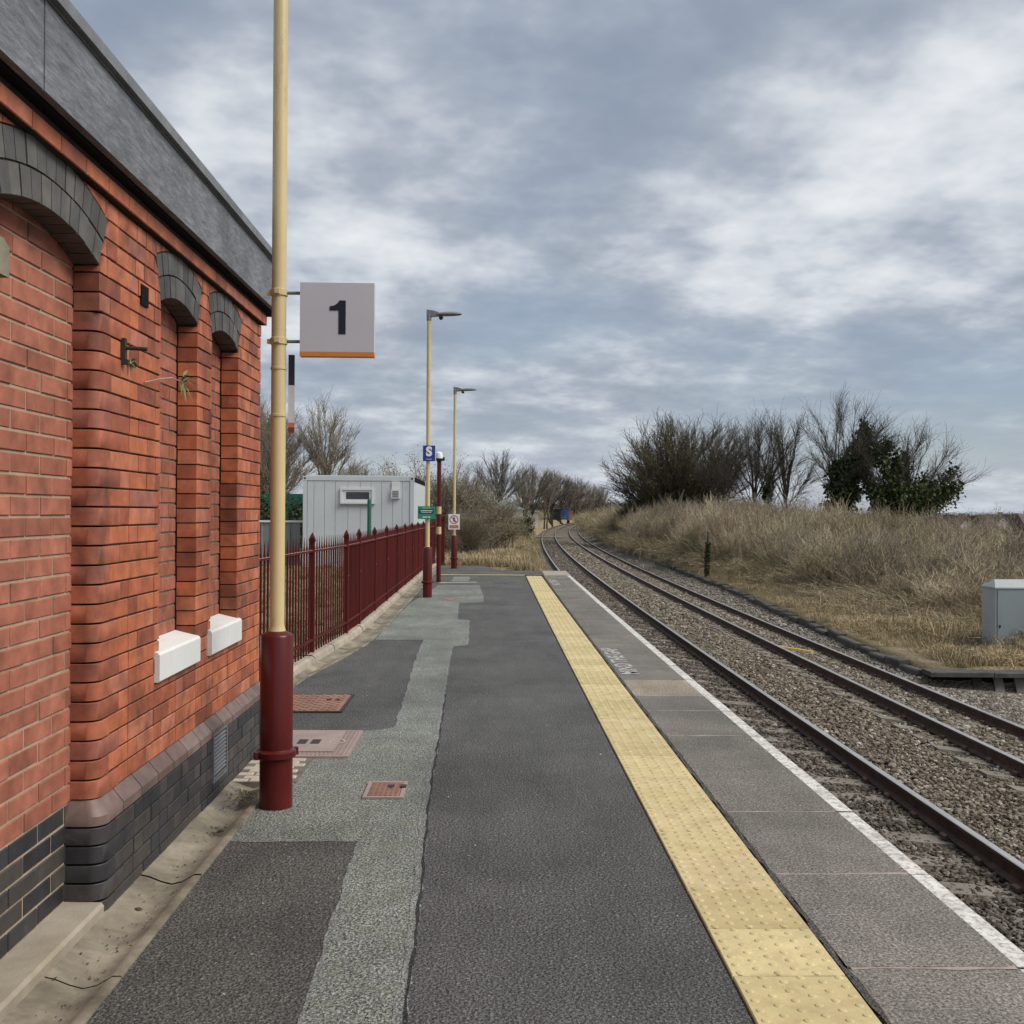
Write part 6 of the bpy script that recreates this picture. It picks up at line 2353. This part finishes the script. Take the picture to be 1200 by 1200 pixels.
# pale grit and chewing gum crumbs lying on the platform
gn = 150
gY = 2.6 + 12 * nr.random(gn) ** 1.5
gX = nr.uniform(-1.1, 0.78, gn)
scatter('platform_grit', np.stack([gX, gY, np.full(gn, 0.006)], 1), nr.uniform(0, 6.28, (gn, 3)) * np.array([0.1, 0.1, 1]),
        (nr.lognormal(-5.5, 0.45, gn))[:, None] * np.array([[1, 1, 0.6]]), nr.integers(0, 5, gn), stones_pale_lib, kind='stuff', label='scattered pale grit and crumbs on the dark asphalt')

# ================================================================== trackside things
# low stone kerb by the far track
tk = thing('trackside_kerb', 'low dark stone kerb between far track ballast and dry grass', 'kerb', (0, 0, 0))
Y = 20.2
i = 0
while Y < 62:
    L_ = 0.9 + rng.uniform(-.1, .25)
    s0 = float(kerb_s(Y))
    zz = float(kerb_z(Y)) + rng.uniform(-.06, .03)
    x0, x1 = s0 + off(Y), float(kerb_s(Y + L_)) + off(Y + L_)
    ang_ = -math.atan2(x1 - x0, L_)
    mb = MB().prism([(-0.13, -0.45), (0.12, -0.45), (0.12, -0.02), (0.08, 0.0), (-0.10, 0.0), (-0.13, -0.03)], 'y', 0.01, L_ - 0.02)
    mb.build('kerb_stone', M['dark_stone'], tk, loc=(x0 + rng.uniform(-.05, .05), Y, zz), rot=(rng.uniform(-.04, .04), rng.uniform(-.12, .12), ang_ + rng.uniform(-.04, .04)))
    Y += L_
    i += 1
# end of the opposite platform: coping on leaning boards
ep = thing('platform_end', 'dark coping on leaning boards at the end of the opposite platform', 'platform end', (8.62, 19.75, -1.45))
for k in range(4):
    MB().prism([(0, -0.10), (0.45, -0.10), (0.45, 0), (0.02, 0), (0, -0.02)], 'x', k * 1.25 + 0.006, (k + 1) * 1.25 - 0.006).build('coping_slab', M['dark_stone'], ep, rot=(0, 0, R(-1)), loc=(0, rng.uniform(-.01, .01), rng.uniform(-.006, .006)))
MB().box(0.1, 5.0, 0.28, 0.36, -0.75, -0.105).build('back_wall', M['soffit'], ep)
for k in range(10):
    MB().prism([(0.05, -0.02), (0.30, 0.42), (0.27, 0.44), (0.02, 0.0)], 'x', -0.09, 0.09).build('leaning_board', M['grey_stone'] if k % 3 else M['timber'], ep, loc=(1.0 + k * 0.42, 0.0, -0.55), rot=(0, 0, R(rng.uniform(-12, 12))))
MB().box(0.3, 5.0, -0.16, 0.02, -0.62, -0.50).build('lower_beam', M['dark_stone'], ep, rot=(0, R(2.2), R(-6)))
MB().box(0.2, 5.0, 0.46, 1.4, -0.3, -0.03).build('fill', M['ground_grass'], ep)
# equipment cabinet
eq = thing('equipment_cabinet', 'grey metal trackside cabinet with sloped lid on the bank', 'cabinet', (11.16, 22.3, -1.48))
MB().box(0.0, 1.5, 0.0, 0.62, 0.06, 1.50).build('body', M['cabinet_grey'], eq)
MB().box(0.03, 1.47, 0.03, 0.59, -0.1, 0.058).build('plinth', M['dark_stone'], eq)
lid = MB()
lid.add([(-0.02, -0.03, 1.505), (1.52, -0.03, 1.505), (1.52, 0.65, 1.505), (-0.02, 0.65, 1.505), (0.13, 0.31, 1.665), (1.39, 0.31, 1.665), (-0.02, -0.03, 1.475), (1.52, -0.03, 1.475), (1.52, 0.65, 1.475), (-0.02, 0.65, 1.475)],
        [(0, 1, 5, 4), (1, 2, 5), (2, 3, 4, 5), (3, 0, 4), (6, 7, 1, 0), (7, 8, 2, 1), (8, 9, 3, 2), (9, 6, 0, 3)])
lid.build('lid', M['cabinet_grey'], eq)
for k in range(2):
    d_ = MB().box(0.045 + k * 0.71, 0.745 + k * 0.71, -0.022, -0.002, 0.10, 1.44).build('door', M['cabinet_door'], eq)
    MB().box(0.075 + k * 1.30, 0.105 + k * 1.30, -0.034, -0.023, 0.62, 0.68).build('lock', M['black_plastic'], d_)
# ivy-clad post
iv = thing('ivy_post', 'old post wrapped in dark ivy standing at edge of ballast', 'post', (9.95, 46.5, -1.25))
MB().lathe([(0.075, -0.1), (0.07, 1.0), (0.06, 2.02), (0.03, 2.06)], 12).build('shaft', M['timber'], iv, True, rot=(0, R(2.0), 0))
r_ = random.Random(31)
pp = []
for _ in range(1300):
    z = r_.random() ** 0.9 * 1.55
    a = r_.uniform(0, 6.28)
    k = 0.075 + abs(r_.gauss(0, 0.025))
    pp.append((math.cos(a) * k + z * 0.035, math.sin(a) * k, z))
link('ivy', leaf_mesh(pp, 0.05, 'ivy_leaf', 33), iv)
# slim fence post near the bend
MB().lathe([(0.05, -0.1), (0.05, 1.3), (0.01, 1.34)], 8).build('marker_post', M['grey_stone'], None, True, loc=(9.7 + off(84), 84, -1.2), label='slim grey post by the grass near the bend', category='post')
# yellow marker sign on a stake
ys_ = thing('yellow_marker', 'small yellow marker plate on a stake beyond the platform end', 'marker', (1.05, 45, -0.45))
MB().bar((0, 0, -0.1), (0, 0, 1.6), 0.03, 8).build('stake', M['timber'], ys_)
MB().box(-0.17, 0.17, -0.045, -0.031, 1.05, 1.55).build('plate', M['yellow_paint'], ys_)
MB().box(-0.10, 0.10, -0.052, -0.046, 1.30, 1.34).build('plate_mark', M['timber'], ys_)
# broken trough lids just past the platform end
tl = thing('cable_trough', 'row of dark broken trough lids in grass past the platform end', 'trough', (-0.75, 32.6, -0.06))
for k in range(5):
    MB().box(0, 0.32, -0.2, 0.22, 0, 0.10).build('lid', M['dark_stone'] if k != 2 else M['grey_stone'], tl, loc=(k * 0.35, rng.uniform(-.1, .1), rng.uniform(-.01, .05)), rot=(rng.uniform(-.1, .1), rng.uniform(-.12, .12), rng.uniform(-.2, .2)))
for k in range(3):
    MB().box(0, 0.5, -0.09, 0.09, 0, 0.09).build('lid', M['timber'], tl, loc=(-0.15 + k * 0.5, 1.6 + rng.uniform(-.1, .1), 0.03), rot=(0, rng.uniform(-.08, .08), rng.uniform(-.2, .2)))

# ================================================================== far buildings and containers
rf = thing('far_shed', 'far pale blue-grey roofed shed left of the bend', 'shed', (-0.3, 118, -0.6))
MB().box(0, 4.2, 0, 7, 0, 2.6).build('wall', M['render_white'], rf)
MB().prism([(-0.3, 2.6), (4.5, 2.6), (2.1, 3.75)], 'y', -0.3, 7.3).build('roof', M['far_roof'], rf)
MB().box(4.6, 7.6, 34, 39, 0, 2.35).build('annexe', M['render_white'], rf)
MB().box(4.4, 7.8, 33.8, 39.2, 2.351, 2.55).build('annexe_roof', M['far_roof'], rf)


def container(label, mat, X, Y, w, d, h, rz):
    o = thing('shipping_container', label, 'container', (X, Y, -0.12), rz, 'containers near the bend')
    MB().box(0, w, 0, d, 0.1, h).build('body', M[mat], o)
    for k in range(6):
        MB().box(0.15 + k * (w - 0.3) / 6, 0.15 + (k + 0.5) * (w - 0.3) / 6, -0.04, -0.001, 0.2, h - 0.12).build('rib', M[mat], o)
    MB().box(-0.02, w + .02, -0.05, d, h, h + 0.08).build('top_frame', M[mat], o)
    return o


container('blue shipping container end near the bend', 'container_blue', 18.0, 255, 1.9, 6, 2.6, 0.0)
container('orange shipping container just right of the blue one', 'container_orange', 20.0, 258, 1.1, 6, 2.3, 0.0)
bs = thing('black_shed', 'low black shed left of the blue container', 'shed', (15.4, 253, -0.12))
MB().box(0, 2.3, 0, 5, 0, 2.5).build('wall', M['black_plastic'], bs)
MB().prism([(-0.1, 2.501), (2.35, 2.501), (2.35, 2.75), (-0.1, 2.62)], 'y', -0.2, 5.2).build('roof', M['black_plastic'], bs)


def house(label, X, Y, z, w, d, h, ridge, rz, wallm, gable=True):
    o = thing('far_house', label, 'house', (X, Y, z), rz, 'far houses at right')
    MB().box(0, w, 0, d, 0, h).build('wall', M[wallm], o)
    if gable:
        MB().prism([(0, h + 0.001), (w, h + 0.001), (w / 2, h + ridge)], 'y', 0.0, 0.3).build('gable', M[wallm], o)
        r = MB().add([(-0.4, -0.3, h - 0.3), (w / 2, -0.3, h + ridge + .12), (w / 2, d + .3, h + ridge + .12), (-0.4, d + .3, h - 0.3), (w + 0.4, -0.3, h - 0.3), (w + .4, d + .3, h - .3),
                      (-0.4, -0.3, h - 0.45), (w / 2, -0.3, h + ridge - .03), (w + 0.4, -0.3, h - 0.45)], [(0, 1, 2, 3), (1, 4, 5, 2), (6, 7, 1, 0), (7, 8, 4, 1)]).build('roof', M['roof_tile'], o)
    else:
        r = MB().prism([(-0.3, h), (d + .3, h), (d / 2, h + ridge)], 'x', -0.3, w + .3).build('roof', M['roof_tile'], o)
    MB().box(w * .7, w * .7 + .7, d * .4, d * .4 + .7, h, h + ridge + 0.9).build('chimney', M['house_brick'], r)
    for k in range(2):
        for f_ in range(2):
            wi = MB().box(w * (0.18 + 0.42 * k), w * (0.18 + 0.42 * k) + w * 0.2, -0.06, -0.001, 0.9 + f_ * 2.6, 2.2 + f_ * 2.6).build('window', M['cabin_white'], o)
            MB().box(w * (0.18 + 0.42 * k) + .12, w * (0.18 + 0.42 * k) + w * 0.2 - .12, -0.08, -0.061, 1.0 + f_ * 2.6, 2.1 + f_ * 2.6).build('pane', M['window_glass'], wi)


house('far white gabled house beyond the brambles at right', 105.5, 212, -6.2, 4.2, 8, 5.4, 2.3, 0.0, 'render_white')
house('far white gabled house left of the taller white gable', 100.0, 216, -6.2, 3.2, 8, 5.2, 1.9, 0.0, 'render_white')
house('far dark roofed house right of the white gables', 110.8, 208, -6.4, 11, 7, 5.2, 3.2, 0.0, 'house_brick', False)
# distant tree line on the horizon at right and left
P, Rr, Sc, Ix = [], [], [], []
for _ in range(520):
    a = r_.uniform(-0.62, 0.62)
    D = r_.uniform(430, 720)
    X, Y = D * math.sin(a), D * math.cos(a)
    right = X - off(Y) > 20
    P.append((X, Y, -6.0 if right else -1.5))
    Rr.append((0, 0, r_.uniform(0, 6.28)))
    k = r_.uniform(2.4, 4.4)
    Sc.append((k * 4.0, k * 4.0, k * (1.25 if right else 1.35)))
    Ix.append(r_.choice((0, 2, 5)))
dl = lib('treeline_shapes', [bramble_mesh(90 + i, 150, 1.5, 1.9, 2, 'twig_dark', 'bramble_leaf', 0.02) for i in range(6)])
scatter('distant_treeline', P, Rr, Sc, Ix, dl, kind='stuff', label='faint line of distant trees along the horizon')
